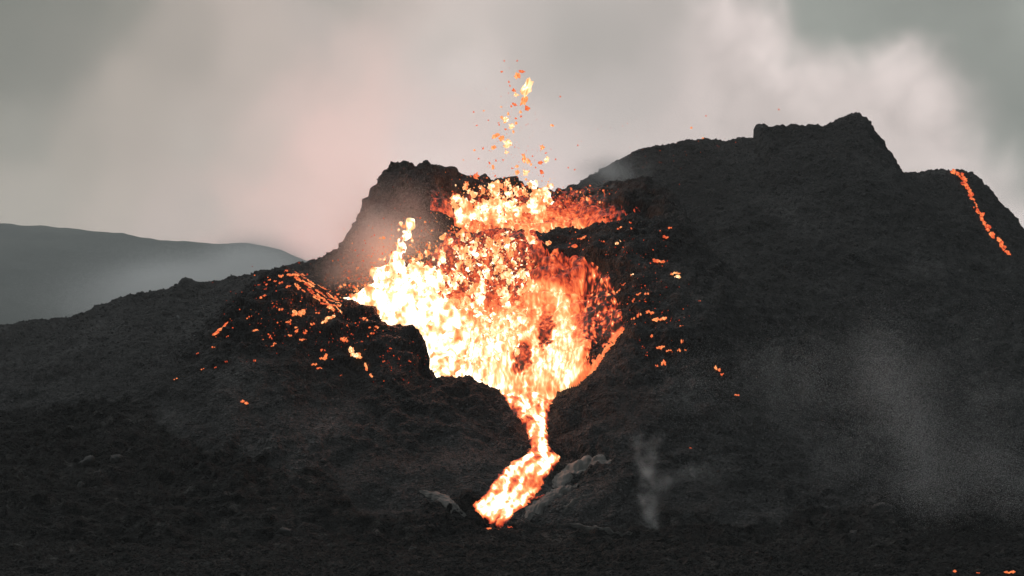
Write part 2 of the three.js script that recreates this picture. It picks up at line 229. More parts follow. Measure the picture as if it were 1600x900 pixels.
function coneRelief(x, y, d, steep) {
  const st = smooth(0.3, 0.6, steep);
  const broad = ridged(x * 0.075, y * 0.06, d * 0.075, 2) * 0.8, lump = fbm(x * 0.2, y * 0.2, d * 0.2, 2) * 0.9, mid = ridged(x * 0.5 + 4, y * 0.6, d * 0.5, 3) * 0.36, fine = fbm(x * 1.7, y * 1.7, d * 1.7, 3) * 0.32;
  const layers = noise(x * 0.12, y * 0.9 + 0.6 * noise(x * 0.2, 3, d * 0.2), d * 0.12) * 0.55 * st;
  const rough = clamp(0.55 + 1.1 * fbm(x * 0.07 + 3, y * 0.07, d * 0.07, 2) + 0.35 * smooth(16, 30, y), 0.22, 1.25);
  let s = broad + lump + rough * (mid * 0.5 + fine * 0.9 + 1.45 * (billow(x * 0.33, y * 0.38, d * 0.33) - 0.3) + 0.8 * (billow(x * 0.85 + 7, y * 0.95, d * 0.85) - 0.3) + 0.3 * (billow(x * 1.9, y * 2.0, d * 1.9 + 5) - 0.3)) + layers * (1 + smooth(24, 30, y)) - 0.6;
  for (const l of lumps) { const a = (x - l[0]) / l[3], b = (y - l[1]) / (l[3] * l[5]), c = (d - l[2]) / (l[3] * 1.6), q = a * a + b * b + c * c; if (q < 1) s += l[4] * (1 - q) * (1 - q) * 1.2; }
  return s;
}
const rockTint = (base, patch, f1 = 0.09, f2 = 0.9) => (x, y, d) => {
  const a = 0.5 + 0.5 * fbm(x * f1, y * f1, d * f1, 3), b = 0.5 + 0.5 * fbm(x * f2 + 8, y * f2, d * f2, 3), v = (0.55 + 0.9 * a * b * 1.6);
  return base.map((c, i) => lerp(c, patch[i], smooth(0.45, 0.8, a)) * v);
};
const coneTint = rockTint([0.064, 0.065, 0.067], [0.104, 0.104, 0.105]);
// rough lava lobes round the cone foot; tone also has vignette darkening painted in
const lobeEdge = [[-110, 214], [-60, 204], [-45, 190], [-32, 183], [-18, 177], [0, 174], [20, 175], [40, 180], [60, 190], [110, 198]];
const darkenedLava = (x, d) => smooth(-0.9, 0.9, poly(lobeEdge, x) + 7 * fbm(x * 0.09, 4, d * 0.09, 3) + 2.2 * fbm(x * 0.5, 8, d * 0.5, 3) - d);
const fieldTint0 = rockTint([0.025, 0.0255, 0.026], [0.043, 0.043, 0.0435], 0.12, 0.8);  // black lava, darkened further with the foreground vignette painted in
const fieldTint = (x, y, d) => { const t = fieldTint0(x, y, d), p = smooth(0.22, 0.42, fbm(x * 0.45, y * 0.6, d * 0.45, 3)); return t.map((c, i) => lerp(c, [0.088, 0.086, 0.084][i], p * 0.8)); };   // pale patches: highlights on the lumps painted into the colour
const footTint = (x, y, d) => { const k = darkenedLava(x, d), a = coneTint(x, y, d); if (k <= 0) return a; const b = fieldTint(x, y, d); return a.map((c, i) => lerp(c, b[i], k)); };
const CONE = { x0: -100, x1: 100, nx: 660, d0: 164, d1: 296, nd: 640 };
const coneGeo = terrain(CONE.x0, CONE.x1, CONE.nx, CONE.d0, CONE.d1, CONE.nd, coneHeight, (x, y, d, st) => { const k = darkenedLava(x, d); return coneRelief(x, y, d, st) + k * (0.9 * (billow(x * 0.28 + 9, y * 0.3, d * 0.36) - 0.3) + 0.7 * (billow(x * 0.8, y * 0.8, d * 0.9) - 0.3) + 0.15); }, footTint);
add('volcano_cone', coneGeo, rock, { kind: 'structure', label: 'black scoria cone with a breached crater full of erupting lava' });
console.log('cone');
// bare height of the built cone by lookup
const coneAt = (() => {
  const { x0, x1, nx, d0, d1, nd } = CONE, p = coneGeo.attributes.position.array;
  return (x, d) => { const u = clamp((x - x0) / (x1 - x0) * nx, 0, nx - 1.001), v = clamp((d - d0) / (d1 - d0) * nd, 0, nd - 1.001), i = Math.floor(u), j = Math.floor(v), a = u - i, b = v - j, h = (k, l) => p[((j + l) * (nx + 1) + i + k) * 3 + 1]; return lerp(lerp(h(0, 0), h(1, 0), a), lerp(h(0, 1), h(1, 1), a), b); };
})();
// first point of the cone on the bearing px, py
function onCone(px, py, from = 165, to = 290) { for (let d = from; d < to; d += 0.1) { const p = P(px, py, d); if (coneAt(p[0], d) >= p[1]) return p; } return P(px, py, 210); }

// ---------------------------------------------------------------- hills behind
const crestOf = (pts, d) => { const q = pts.map(([px, py]) => { const p = P(px, py, d); return [p[0], p[1]]; }); return (x) => poly(q, x); };
{
  const crest0 = crestOf([[700, 420], [820, 330], [890, 291], [930, 272], [955, 256], [975, 245], [1010, 230], [1035, 226], [1060, 222], [1100, 219], [1150, 218], [1179, 216], [1182, 197], [1210, 199], [1225, 198], [1240, 192], [1255, 196], [1285, 197], [1305, 186], [1320, 182], [1337, 179], [1352, 190], [1365, 210], [1380, 234], [1393, 256], [1403, 271], [1440, 267], [1465, 264], [1490, 266], [1512, 271], [1530, 286], [1545, 308], [1560, 335], [1580, 370], [1600, 402], [1660, 470], [1760, 560], [1900, 640]], 345), crest = (x) => crest0(x) + 0.7 * fbm(x * 0.35, 2, 5, 3) + 0.5 * (billow(x * 0.8, 1, 3) - 0.3);
  const height = (x, d) => {
    const t = (345 - d) / 95, c = lerp(crest(x), [-15, -10, -6, -3, 0, 3, 6, 10, 15].reduce((a, o) => a + crest(x + o) / 9, 0), smooth(0.05, 0.45, t)), wob = 2.2 * fbm(x * 0.05, 0, d * 0.03, 2);
    if (d > 345) return c - (d - 345) * 0.9;
    const foot = 2 + 0.06 * Math.max(0, x - 40), k = clamp(t, 0, 1.1), prof = k < 0.03 ? 1 - k * 0.5 : 0.985 - (k - 0.03) * 1.02 + 0.10 * Math.sin(k * 3.1);
    return foot + (c - foot) * Math.max(prof, -0.05) * (1 + 0) + wob * smooth(0, 0.2, k);
  };
  const relief = (x, y, d) => fbm(x * 0.11, y * 0.11, d * 0.11, 2) * 0.9 + 0.9 * (billow(x * 0.3, y * 0.3, d * 0.3) - 0.3) + 0.6 * (billow(x * 0.8, y * 0.8, d * 0.8) - 0.3) + ridged(x * 0.35, y * 0.35, d * 0.35, 2) * 0.28 + fbm(x * 1.1, y * 1.1, d * 1.1, 3) * 0.34;
  const g = terrain(-26, 200, 600, 246, 358, 280, height, relief, rockTint([0.064, 0.065, 0.067], [0.104, 0.104, 0.105], 0.06, 0.8));
  add('rear_mountain', g, rock, { kind: 'structure', label: 'tall dark scoria mountain behind the erupting cone on the right' });
}
{
  const crest = crestOf([[-400, 560], [-150, 520], [0, 507], [45, 501], [90, 499], [120, 491], [160, 474], [200, 462], [240, 456], [270, 447], [290, 437], [310, 440], [340, 439], [370, 431], [405, 424], [440, 415], [500, 404], [580, 395], [680, 400], [760, 440]], 325);
  const height = (x, d) => { const c = crest(x), k = (325 - d) / 90; if (d > 325) return c - (d - 325) * 0.5; return c * (1 - 0.9 * k) + 4 * k * (1 - k) * 2 + 1.6 * fbm(x * 0.06, 0, d * 0.06, 3) * smooth(0, 0.15, k); };
  const relief = (x, y, d) => 0.8 * (billow(x * 0.35, y * 0.35, d * 0.35) - 0.3) + ridged(x * 0.10, y * 0.13, d * 0.10, 3) * 1.1 + fbm(x * 0.6, y * 0.6, d * 0.6, 3) * 0.5 - 0.5;
  const g = terrain(-185, 0, 440, 228, 350, 240, height, relief, rockTint([0.064, 0.065, 0.067], [0.104, 0.104, 0.105], 0.07, 0.5));
  add('lava_ridge', g, rock, { kind: 'structure', label: 'low dark lava ridge on the left below the hazy hill' });
}
{
  const D = 5200, crest = crestOf([[-900, 420], [-500, 370], [-200, 348], [0, 350], [60, 353], [120, 357], [200, 367], [280, 378], [335, 382], [390, 381], [440, 392], [520, 420], [640, 470], [800, 540], [1100, 640]], D);
  const height = (x, d) => { const c = crest(x), k = (D - d) / 2600; return d > D ? c - (d - D) * 0.4 : lerp(c, 0, smooth(0, 1, k) * 0.5 + k * 0.5) + 50 * fbm(x * 0.002, 0, d * 0.002, 4) * smooth(0, 0.2, k); };
  const g = terrain(-4200, 1000, 420, 2500, 6000, 180, height, (x, y, d) => 18 * fbm(x * 0.006, y * 0.006, d * 0.006, 4), rockTint([0.085, 0.088, 0.082], [0.125, 0.13, 0.115], 0.002, 0.015));
  add('distant_hill', g, rock, { kind: 'structure', label: 'broad grey hill fading into haze on the left' });
}

// ---------------------------------------------------------------- ground
{
  const g = terrain(-4500, 2800, 60, -250, 6200, 60, () => -3.2, () => 0, rockTint([0.03, 0.03, 0.031], [0.04, 0.04, 0.04], 0.01, 0.1));
  add('ground', g, rock, { kind: 'structure', label: 'dark flat lava plain reaching to the hills' });
}
const fieldHeight = (x, d) => -0.7 + 1.1 * fbm(x * 0.10, 0, d * 0.16, 3) + 0.55 * ridged(x * 0.35, 5, d * 0.45, 3) - 3 * smooth(176, 184, d) - 3 * smooth(118, 108, d) + 0.028 * Math.max(0, d - 140);
const fieldRelief = (x, y, d) => 0.9 * (billow(x * 0.4, y * 0.4, d * 0.5) - 0.3) + 0.6 * (billow(x * 1.0, y * 1.0, d * 1.1) - 0.3) + 0.25 * fbm(x * 1.3, y * 1.3, d * 1.3, 3) + 0.12 * ridged(x * 2.6, y * 2.6, d * 2.6, 2);
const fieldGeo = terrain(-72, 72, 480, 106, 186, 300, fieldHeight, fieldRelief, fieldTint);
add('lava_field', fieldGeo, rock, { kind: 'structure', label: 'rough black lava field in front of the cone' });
console.log('terrain');

// clinker: loose scoria over the slopes, uncountable
function clinkerShape(seed, detail) {
  let g = new THREE.IcosahedronGeometry(1, detail); g.deleteAttribute('uv'); g.deleteAttribute('normal'); g = mergeVertices(g);
  const p = g.attributes.position, r = rng(seed);
  for (let i = 0; i < p.count; i++) { const x = p.getX(i), y = p.getY(i), z = p.getZ(i), k = 0.75 + 0.35 * noise(x * 1.3 + seed, y * 1.3, z * 1.3) + 0.25 * (r() - 0.5); p.setXYZ(i, x * k, y * k, z * k); }
  g = g.toNonIndexed(); g.computeVertexNormals(); return g;
}
function scatter(name, geo, count, seed, sizes, shade, data, keep) {
  const r = rng(seed), p = geo.attributes.position, n = geo.attributes.normal, idx = geo.index.array, list = [], tri = idx.length / 3;
  for (let tries = 0; list.length < count && tries < count * 12; tries++) {
    const t = Math.floor(r() * tri) * 3, a = idx[t], b = idx[t + 1], c = idx[t + 2]; let u = r(), v = r(); if (u + v > 1) { u = 1 - u; v = 1 - v; } const w = 1 - u - v;
    const x = p.getX(a) * w + p.getX(b) * u + p.getX(c) * v, y = p.getY(a) * w + p.getY(b) * u + p.getY(c) * v, z = p.getZ(a) * w + p.getZ(b) * u + p.getZ(c) * v;
    if (n.getZ(a) < -0.55 || Math.abs(x) > -z * 0.40 + 4 || y < -2) continue;
    if (keep && !keep(x, y, -z)) continue;
    const s = sizes[0] * Math.pow(sizes[1] / sizes[0], Math.pow(r(), 3.2)), k = (shade[0] + (shade[1] - shade[0]) * r() * (0.6 + 0.4 * noise(x * 0.3, y * 0.3, z * 0.3))) * (geo === coneGeo ? 1 - 0.6 * darkenedLava(x, -z) : 1);
    list.push({ p: [x, y + s * 0.1, z], r: [r() * 6.28, r() * 6.28, r() * 6.28], s: [s * (0.7 + r() * 0.7), s * (0.5 + r() * 0.5), s * (0.7 + r() * 0.6)], c: new THREE.Color(k, k, k * 1.01) });
  }
  return addCopies(name, clinkerShape(seed, 1), clinkerMat, list, { kind: 'stuff', category: 'scoria', ...data });
}

// ---------------------------------------------------------------- molten lava lying in the crater, over the inner walls and down the channel
const edgesL = [[828, 768], [815, 764], [800, 746], [790, 737], [778, 752], [765, 762], [750, 773], [735, 786], [722, 800], [714, 818], [706, 826], [690, 829], [670, 820], [655, 811], [640, 800], [628, 793], [616, 786]];
const edgesR = [[828, 778], [815, 793], [800, 806], [792, 824], [778, 834], [765, 846], [750, 852], [735, 864], [722, 872], [712, 877], [704, 862], [690, 858], [670, 856], [655, 856], [640, 859], [628, 862], [616, 868]];
const channelD = [[616, 201], [650, 196], [690, 189.5], [714, 186], [745, 182], [790, 177], [828, 172.5]];
const chan = [...edgesL].reverse().map(([py, l], i) => { const d = poly(channelD, py), a = P(l, py, d), b = P([...edgesR].reverse()[i][1], py, d); return [a[1], a[0], b[0]]; }).sort((a, b) => a[0] - b[0]);
const chL = chan.map((c) => [c[0], c[1]]), chR = chan.map((c) => [c[0], c[2]]);
const lipD = [[520, 208], [545, 207.2], [566, 206.6], [600, 205.2], [655, 203.6], [668, 202.2], [700, 201.8], [772, 201.9], [800, 201.4], [860, 201.6], [905, 203.2], [935, 204.6], [960, 205.6], [977, 206.6], [990, 209]];
// cover > 0 where melt lies; heat 0..1
function melt(x, y, d) {
  const px = 800 + x / d * FOCAL, py = 700 - (y - EYE) / d * FOCAL, n1 = fbm(x * 0.7, y * 0.7, d * 0.7, 3), n2 = fbm(x * 2.1 + 5, y * 2.1, d * 2.1, 3);
  if (d < 201.6 && y < 21) {                       // stream
    if (y < chan[0][0] || d < 171) return [-1, 0];
    const c = Math.min(x - poly(chL, y), poly(chR, y) - x, (y - chan[0][0] - 0.3) * 0.9) + 0.45 * n2 + 0.35 * n1;
    const along = y * 0.9 + d * 0.5, s = fbm((x - 0.62 * Math.min(0, y - 11)) * 0.85 + 0.4 * n1, along * 0.22, 3, 3) + 0.55 * fbm(x * 1.3, y * 0.9, d * 0.9, 2);
    return [c, clamp(0.70 + 0.85 * s + 0.12 * clamp(c) - 0.24 * smooth(0.6, 0.0, c) - 0.10 * smooth(20.6, 19.0, y) * smooth(16.5, 18, y))];
  }
  // inside the front crater
  if (d < Z(228) && px > 520 && d > poly(lipD, px)) {
    const rightEdge = poly([[380, 900], [400, 925], [430, 950], [470, 966], [500, 972], [518, 980], [540, 966], [568, 942], [600, 908], [612, 872]], py);
    const top = poly([[540, 430], [600, 400], [670, 375], [710, 362], [760, 356], [830, 358], [860, 395], [900, 400], [920, 402], [960, 440], [980, 510]], px);
    const leftEdge = poly([[350, 705], [380, 690], [410, 665], [440, 625], [465, 570], [480, 530]], py), c = Math.min((rightEdge - px) / 10, (py - top) / 10, (px - leftEdge) / 10) + 1.5 * n1 - 3.5 * (1 - smooth(0.5, 1.1, Math.hypot((px - 922 + 14 * n1) / 36, (py - 542 + (px - 922) * 0.35 + 10 * n2) / 26) + 0.5 * n2)) - 1.6 * Math.max(0, fbm(x * 1.6, y * 0.25, d * 0.4, 2)) * smooth(890, 940, px) * smooth(560, 520, py);
    if (c < -1.2) return [-1, 0];
    const wy = y + 1.4 * fbm(x * 0.35, y * 0.35, d * 0.35, 2);
    const streak = fbm(x * 1.15 + 0.5 * n1, wy * 0.26, d * 0.5, 3), fine = fbm(x * 2.4, wy * 0.8, d * 0.9, 3);
    let t;
    const flow = smooth(470, 560, py) , drip = smooth(885, 935, px) * smooth(590, 560, py - (px - 900) * 0.0);
    t = 0.87 + 0.40 * streak + 0.26 * fine;
    const wall = smooth(540, 420, py);                                           // upper wall: crusted, glowing red between clots
    t = lerp(t, 0.40 + 0.42 * streak + 0.35 * n2, clamp(wall * 1.1));
    const nose = Math.hypot((px - 845) / 34, (py - 462) / 26); t = lerp(0.72 + 0.35 * fine + 0.2 * n1, t, smooth(0.7, 1.15, nose));        // bulging nose of melt
    const tongue = Math.abs(px - lerp(930, 880, smooth(420, 520, py))) / 30; if (py > 410 && py < 600) t = lerp(Math.max(t, 0.72 + 0.4 * streak + 0.2 * fine), t, smooth(0.5, 1.2, tongue));
    const run = fbm(x * 2.0 + 0.6 * n1, y * 0.30, d * 0.7, 3); t = lerp(t, 0.29 + 0.95 * run + 0.85 * fbm(x * 2.2, y * 1.3, d * 1.6, 3), drip);
                                  // dripping right wall
    for (const rib of [[[430, 868], [470, 874], [510, 884], [545, 876], [605, 872]], [[520, 915], [560, 900], [600, 884]], [[470, 800], [520, 775], [560, 768], [600, 790]]]) if (py > rib[0][0] && py < rib[rib.length - 1][0]) { const w = Math.abs(px - poly(rib, py) + 7 * n1) / 11; t = lerp(Math.max(t, 0.84 + 0.3 * fine), t, Math.max(smooth(0.3, 1.4, w + 0.4 * n2), 1 - smooth(0, 30, py - rib[0][0] + 12 * n1) * smooth(0, 16, rib[rib.length - 1][0] - py))); }
    const seam = Math.abs((px - 905) - (598 - py) * 0.86) ; if (py < 606 && py > 510 && px > 890) t = lerp(0.62 + 0.25 * n2, t, smooth(5, 13, seam));   // melt along the foot of the right lip
    for (const [hx, hy, rx, ry] of [[853, 516, 13, 30], [816, 558, 15, 28]]) { const q = Math.hypot((px - hx + 12 * n1 + (py - hy) * 0.15) / rx, (py - hy + 10 * n2) / ry) + 0.35 * n2; t = lerp(0.42 + 0.35 * n1 + 0.45 * n2 - 0.14 * smooth(-5, 18, py - hy), t, smooth(0.6, 1.2, q)); }
    if (Math.abs(py - 611 + 7 * n1) < 3.5 && px > 780 && px < 880) t -= 0.08;
    t += 0.09 * smooth(790, 700, px) * flow;
    return [c, clamp(t)];
  }
  // inside the rear crater
  if (d >= Z(228) && d < Z(243.4) && px > 672 && px < 1010) {
    const low = poly([[700, 352], [1000, 338]], px), up = (low - py) / 60, c = 0.9 - up * 0.9 + 1.3 * n1 - 1.3 * smooth(930, 1008, px);
    const t = 0.60 - 0.50 * up + 0.40 * fbm(x * 1.1, y * 0.4, d * 0.6, 3) + 0.35 * n2 - 0.22 * smooth(870, 960, px);
    return [c, clamp(t)];
  }
  return [-1, 0];
}
{
  // sheet over the cone where melt lies: follows the ground, swelling above it where it is thick and diving below it at its edge
  const { x0, x1, nx, d0, d1, nd } = CONE, src = coneGeo.attributes.position.array, nor = coneGeo.attributes.normal.array, X0 = -29, X1 = 24, D0 = 170.5, D1 = 263, NX = 400, ND = 690, N = (NX + 1) * (ND + 1);
  const at = new Float32Array(N * 3), up = new Float32Array(N * 3), lift = new Float32Array(N), heat = new Float32Array(N);
  for (let j = 0, i = 0; j <= ND; j++) for (let k = 0; k <= NX; k++, i++) {
    const u = (lerp(X0, X1, k / NX) - x0) / (x1 - x0) * nx, v = (lerp(D0, D1, j / ND) - d0) / (d1 - d0) * nd, a = Math.floor(u), b = Math.floor(v), fu = u - a, fv = v - b, o = (b * (nx + 1) + a) * 3, w = (nx + 1) * 3;
    for (let c = 0; c < 3; c++) { const q = (A) => lerp(lerp(A[o + c], A[o + 3 + c], fu), lerp(A[o + w + c], A[o + w + 3 + c], fu), fv); at[i * 3 + c] = q(src); up[i * 3 + c] = q(nor); }
    const x = at[i * 3], y = at[i * 3 + 1], d = -at[i * 3 + 2], m = melt(x, y, d);
    if (m[0] <= -1) { lift[i] = -1; continue; }
    const rope = fbm(x * 2.6, y * 1.6, d * 2.2, 3);
    lift[i] = clamp(m[0] * 0.35, -0.6, 0.26) + 0.16 * rope; heat[i] = clamp(m[1] + 0.11 * fbm(x * 5.2, y * 3.0, d * 4.6, 2) - 0.08 * rope);
  }
  const pos = [[], []], uv = [[], []], idx = [[], []], maps = [new Int32Array(N).fill(-1), new Int32Array(N).fill(-1)];
  const put = (i, s) => { const map = maps[s]; if (map[i] < 0) { map[i] = pos[s].length / 3; for (let c = 0; c < 3; c++) pos[s].push(at[i * 3 + c] + up[i * 3 + c] * lift[i]); uv[s].push(heat[i], 0.5); } return map[i]; };
  for (let j = 0; j < ND; j++) for (let k = 0; k < NX; k++) {
    const a = j * (NX + 1) + k, q = [a, a + 1, a + NX + 1, a + NX + 2], l = q.map((i) => lift[i]); if (Math.max(...l) <= -0.15 || Math.min(...l) <= -0.99) continue;
    const s = -at[a * 3 + 2] >= Z(228) ? 1 : 0, [A, B, C, E] = q.map((i) => put(i, s)); idx[s].push(A, B, C, B, E, C);
  }
  const make = (s) => { const g = new THREE.BufferGeometry(); g.setAttribute('position', new THREE.Float32BufferAttribute(pos[s], 3)); g.setAttribute('uv', new THREE.Float32BufferAttribute(uv[s], 2)); g.setIndex(idx[s]); g.computeVertexNormals(); return g; };
  add('lava_flow', make(0), lava, { label: 'glowing lava draining from the breached crater down a narrow channel', category: 'lava flow' });
  add('lava_pool', make(1), lava, { label: 'red glowing lava in the rear crater behind the inner ridge', category: 'lava' });
}
console.log('melt');

// ---------------------------------------------------------------- lava fountains: torn masses of melt in the air
function envelope(list) {
  const q = list.map(([px, py, d, rx, ry, rz, top = 1]) => [px, py, Z(d), rx, ry, rz, top]).map(([px, py, d, rx, ry, rz, top]) => [...P(px, py, d), rx / FOCAL * d, ry / FOCAL * d, rz, top]);
  return (x, y, d) => { let best = -9; for (const e of q) { const a = (x - e[0]) / e[3], b = (y - e[1]) / e[4], c = (d - e[2]) / e[5], v = e[6] - (a * a + b * b + c * c); if (v > best) best = v; } return best; };
}
function fountain(name, list, cell, o, data) {
  const E = envelope(list), pts = list.map(([px, py, d, rx, ry, rz]) => { d = Z(d); const p = P(px, py, d), a = rx / FOCAL * d * 1.3, b = ry / FOCAL * d * 1.3; return [[p[0] - a, p[1] - b, p[2] - rz * 1.3], [p[0] + a, p[1] + b, p[2] + rz * 1.3]]; });
  const lo = [0, 1, 2].map((i) => Math.min(...pts.map((p) => p[0][i]))), hi = [0, 1, 2].map((i) => Math.max(...pts.map((p) => p[1][i])));
  const field = (x, y, d) => { const e = E(x, y, d); if (e < -0.8) return -1; const wx = x + 0.5 * noise(x * 0.9, y * 0.9, d * 0.9 + 7), wy = y + 0.5 * noise(x * 0.9 + 21, y * 0.9, d * 0.9); return o.gain * clamp(e, -1, o.cap) + o.tear * ((o.gap ?? 0.7) * fbm(wx * o.f * 0.5 + 3, wy * o.f * 0.45, d * o.f * 0.5, 2) + 0.7 * fbm(wx * o.f, wy * o.f * 0.75, d * o.f, 2) + (o.fray ?? 0.6) * fbm(wx * o.f * 2.4 + 9, wy * o.f * 2.2, d * o.f * 2.4, 2)) - o.cut; };
  const heat = (x, y, d) => clamp(o.heat + o.core * clamp(E(x, y, d), -0.5, 0.8) + o.vary * (1.15 * fbm(x * 0.7, y * 0.6, d * 0.7, 2) + 0.42 * fbm(x * 2.2, y * 1.7, d * 2.2, 2)));
  const g = isoSurface(lo, hi, cell, field, heat);
  // separate what is torn off: the body, its larger clots one by one, the finest bits as one mass
  const ix = g.index.array, V = g.attributes.position.count, root = new Int32Array(V).map((_, i) => i), find = (i) => { while (root[i] !== i) i = root[i] = root[root[i]]; return i; };
  for (let i = 0; i < ix.length; i += 3) { const a = find(ix[i]); root[find(ix[i + 1])] = a; root[find(ix[i + 2])] = a; }
  const tris = new Map(); for (let i = 0; i < ix.length; i += 3) { const r = find(ix[i]); if (!tris.has(r)) tris.set(r, []); tris.get(r).push(ix[i], ix[i + 1], ix[i + 2]); }
  const sorted = [...tris.values()].sort((a, b) => b.length - a.length), P0 = g.attributes.position.array, U0 = g.attributes.uv.array;
  const cutOut = (lists, centre) => { const map = new Map(), p = [], u = [], id = []; for (const l of lists) for (const v of l) { if (!map.has(v)) { map.set(v, p.length / 3); p.push(P0[v * 3], P0[v * 3 + 1], P0[v * 3 + 2]); u.push(U0[v * 2], 0.5); } id.push(map.get(v)); } const q = new THREE.BufferGeometry(); q.setAttribute('position', new THREE.Float32BufferAttribute(p, 3)); q.setAttribute('uv', new THREE.Float32BufferAttribute(u, 2)); q.setIndex(id); let c = null; if (centre) { q.computeBoundingBox(); c = q.boundingBox.getCenter(new THREE.Vector3()); q.translate(-c.x, -c.y, -c.z); } q.computeVertexNormals(); return [q, c]; };
  const many = sorted.slice(1, 1 + o.singles), rest = sorted.slice(1 + o.singles);
  for (const l of many) { const [q, c] = cutOut([l], true); add('lava_clot', q, lava, { label: o.clotLabel, category: 'lava clot', group: o.clotGroup }).position.copy(c); }
  if (rest.length) add('lava_scraps', cutOut(rest)[0], lava, { kind: 'stuff', category: 'lava drops', label: o.restLabel });
  console.log(name, g.index.count / 3, sorted.length, sorted.slice(0, 6).map((l) => l.length / 3).join(' '));
  return add(name, cutOut([sorted[0]])[0], lava, data);
}
fountain('lava_fountain', [[640, 350, 210, 11, 14, 0.7, 0.75], [634, 366, 210, 12, 18, 0.8, 0.75], [627, 384, 210, 12, 20, 0.8, 0.6], [619, 408, 210, 18, 22, 0.9, 0.7], [598, 430, 210, 24, 22, 1.2, 0.8], [648, 428, 210, 18, 24, 0.9, 0.75], [622, 452, 210, 50, 34, 2.2], [590, 470, 209, 44, 26, 2.2], [556, 470, 208, 26, 10, 1.2], [640, 490, 208.5, 74, 50, 2.6], [690, 520, 208, 56, 56, 2.6], [640, 545, 207, 40, 40, 2.6], [694, 566, 205.2, 40, 26, 2.0, 0.8], [668, 440, 211, 30, 26, 1.4]], 0.14,
  { gain: 1.4, cap: 0.8, tear: 1.15, f: 0.8, fray: 0.5, cut: 0.40, heat: 0.86, core: 0.30, vary: 0.36, singles: 25, clotLabel: 'white-hot clot torn from the left burst', clotGroup: 'clots torn from the left burst', restLabel: 'small scraps of melt round the white-hot left burst' }, { label: 'white-hot burst of lava at the left of the crater with a tall leaning jet', category: 'lava fountain' });
fountain('lava_spray', [[740, 400, 217, 60, 48, 2.6], [700, 450, 215, 52, 70, 2.6], [760, 450, 216, 66, 70, 2.8], [800, 390, 218, 40, 34, 2.0], [740, 520, 212, 70, 60, 2.8], [800, 500, 212, 30, 60, 1.6], [815, 440, 215, 28, 34, 1.4]], 0.14,
  { gain: 0.5, cap: 0.4, tear: 1.3, f: 0.95, cut: 0.86, gap: 1.1, heat: 0.76, core: 0.16, vary: 0.36, singles: 60, clotLabel: 'ragged lava clot in the central veil', clotGroup: 'clots of the central veil', restLabel: 'small scraps of melt in the central lava veil' }, { label: 'torn veil of yellow lava clots in the middle of the crater', category: 'lava spray' });
fountain('lava_fountain', [[775, 334, 234.5, 62, 20, 2.4], [720, 330, 234, 24, 28, 1.8], [780, 324, 235, 44, 18, 2, 0.9], [775, 292, 235.5, 12, 20, 1.0, 0.8], [800, 302, 235.5, 20, 10, 1.0, 0.65], [848, 302, 235, 18, 14, 1.2, 0.8], [838, 325, 234, 16, 28, 1.2], [858, 312, 234.5, 14, 16, 1.0], [745, 300, 236, 16, 12, 0.8], [812, 298, 235, 14, 12, 0.8], [832, 288, 236, 11, 10, 0.8], [860, 291, 236, 6, 6, 0.5]], 0.14,
  { gain: 1.0, cap: 0.6, tear: 1.15, f: 0.9, cut: 0.54, gap: 1.0, heat: 0.74, core: 0.22, vary: 0.36, singles: 20, clotLabel: 'ragged lava clot of the rear fountain', clotGroup: 'clots of the rear fountain', restLabel: 'small scraps of melt round the rear fountain' }, { label: 'yellow-white lava fountain in the rear crater behind the inner ridge', category: 'lava fountain' });

// ---------------------------------------------------------------- clots of lava
function clotShape(seed, heat, flat = 1, detail = 2) {
  let g = new THREE.IcosahedronGeometry(1, detail); g.deleteAttribute('uv'); g.deleteAttribute('normal'); g = mergeVertices(g);
  const p = g.attributes.position, uv = [];
  for (let i = 0; i < p.count; i++) {
    const x = p.getX(i), y = p.getY(i), z = p.getZ(i), n = noise(x * 1.4 + seed * 7.3, y * 1.4, z * 1.4), m = noise(x * 3.1 + seed * 3.7, y * 3.1, z * 3.1), k = Math.max(0.22, 0.68 + 0.85 * n + 0.55 * m);
    p.setXYZ(i, x * k, y * k * flat, z * k); uv.push(clamp(heat + 0.30 * noise(x * 2.4 - seed, y * 2.4, z * 2.4 + 9) - 0.16 * (k - 0.7)), 0.5);
  }
  g.setAttribute('uv', new THREE.Float32BufferAttribute(uv, 2)); g.computeVertexNormals(); return g;
}
const hot = [1, 2, 3, 4].map((s) => clotShape(s, 0.86)), warm = [5, 6, 7, 8].map((s) => clotShape(s, 0.74)), red = [9, 10, 11, 12].map((s) => clotShape(s, 0.57));
const flyR = rng(99), pick = (a) => a[Math.floor(flyR() * a.length)];
let singles = 0;
function clot(px, py, d0, w, h, heat, data) {
  const d = Z(d0);
  const p = P(px, py, d), m = add('lava_clot', pick(heat > 0.82 ? hot : heat > 0.64 ? warm : red), lava, { category: 'lava clot', ...data });
  const k = d / FOCAL / 2 * (d0 > 232 && py < 280 ? (w > 5 ? 1.25 : 0.95) : 1.2); m.position.set(p[0], p[1], -d); m.scale.set(w * k, Math.max(h, w * 0.5) * k, (w + h) / 2 * k); m.rotation.z = (flyR() - 0.5) * 0.9; m.rotation.y = flyR() * 0.5; singles++;
  return m;
}
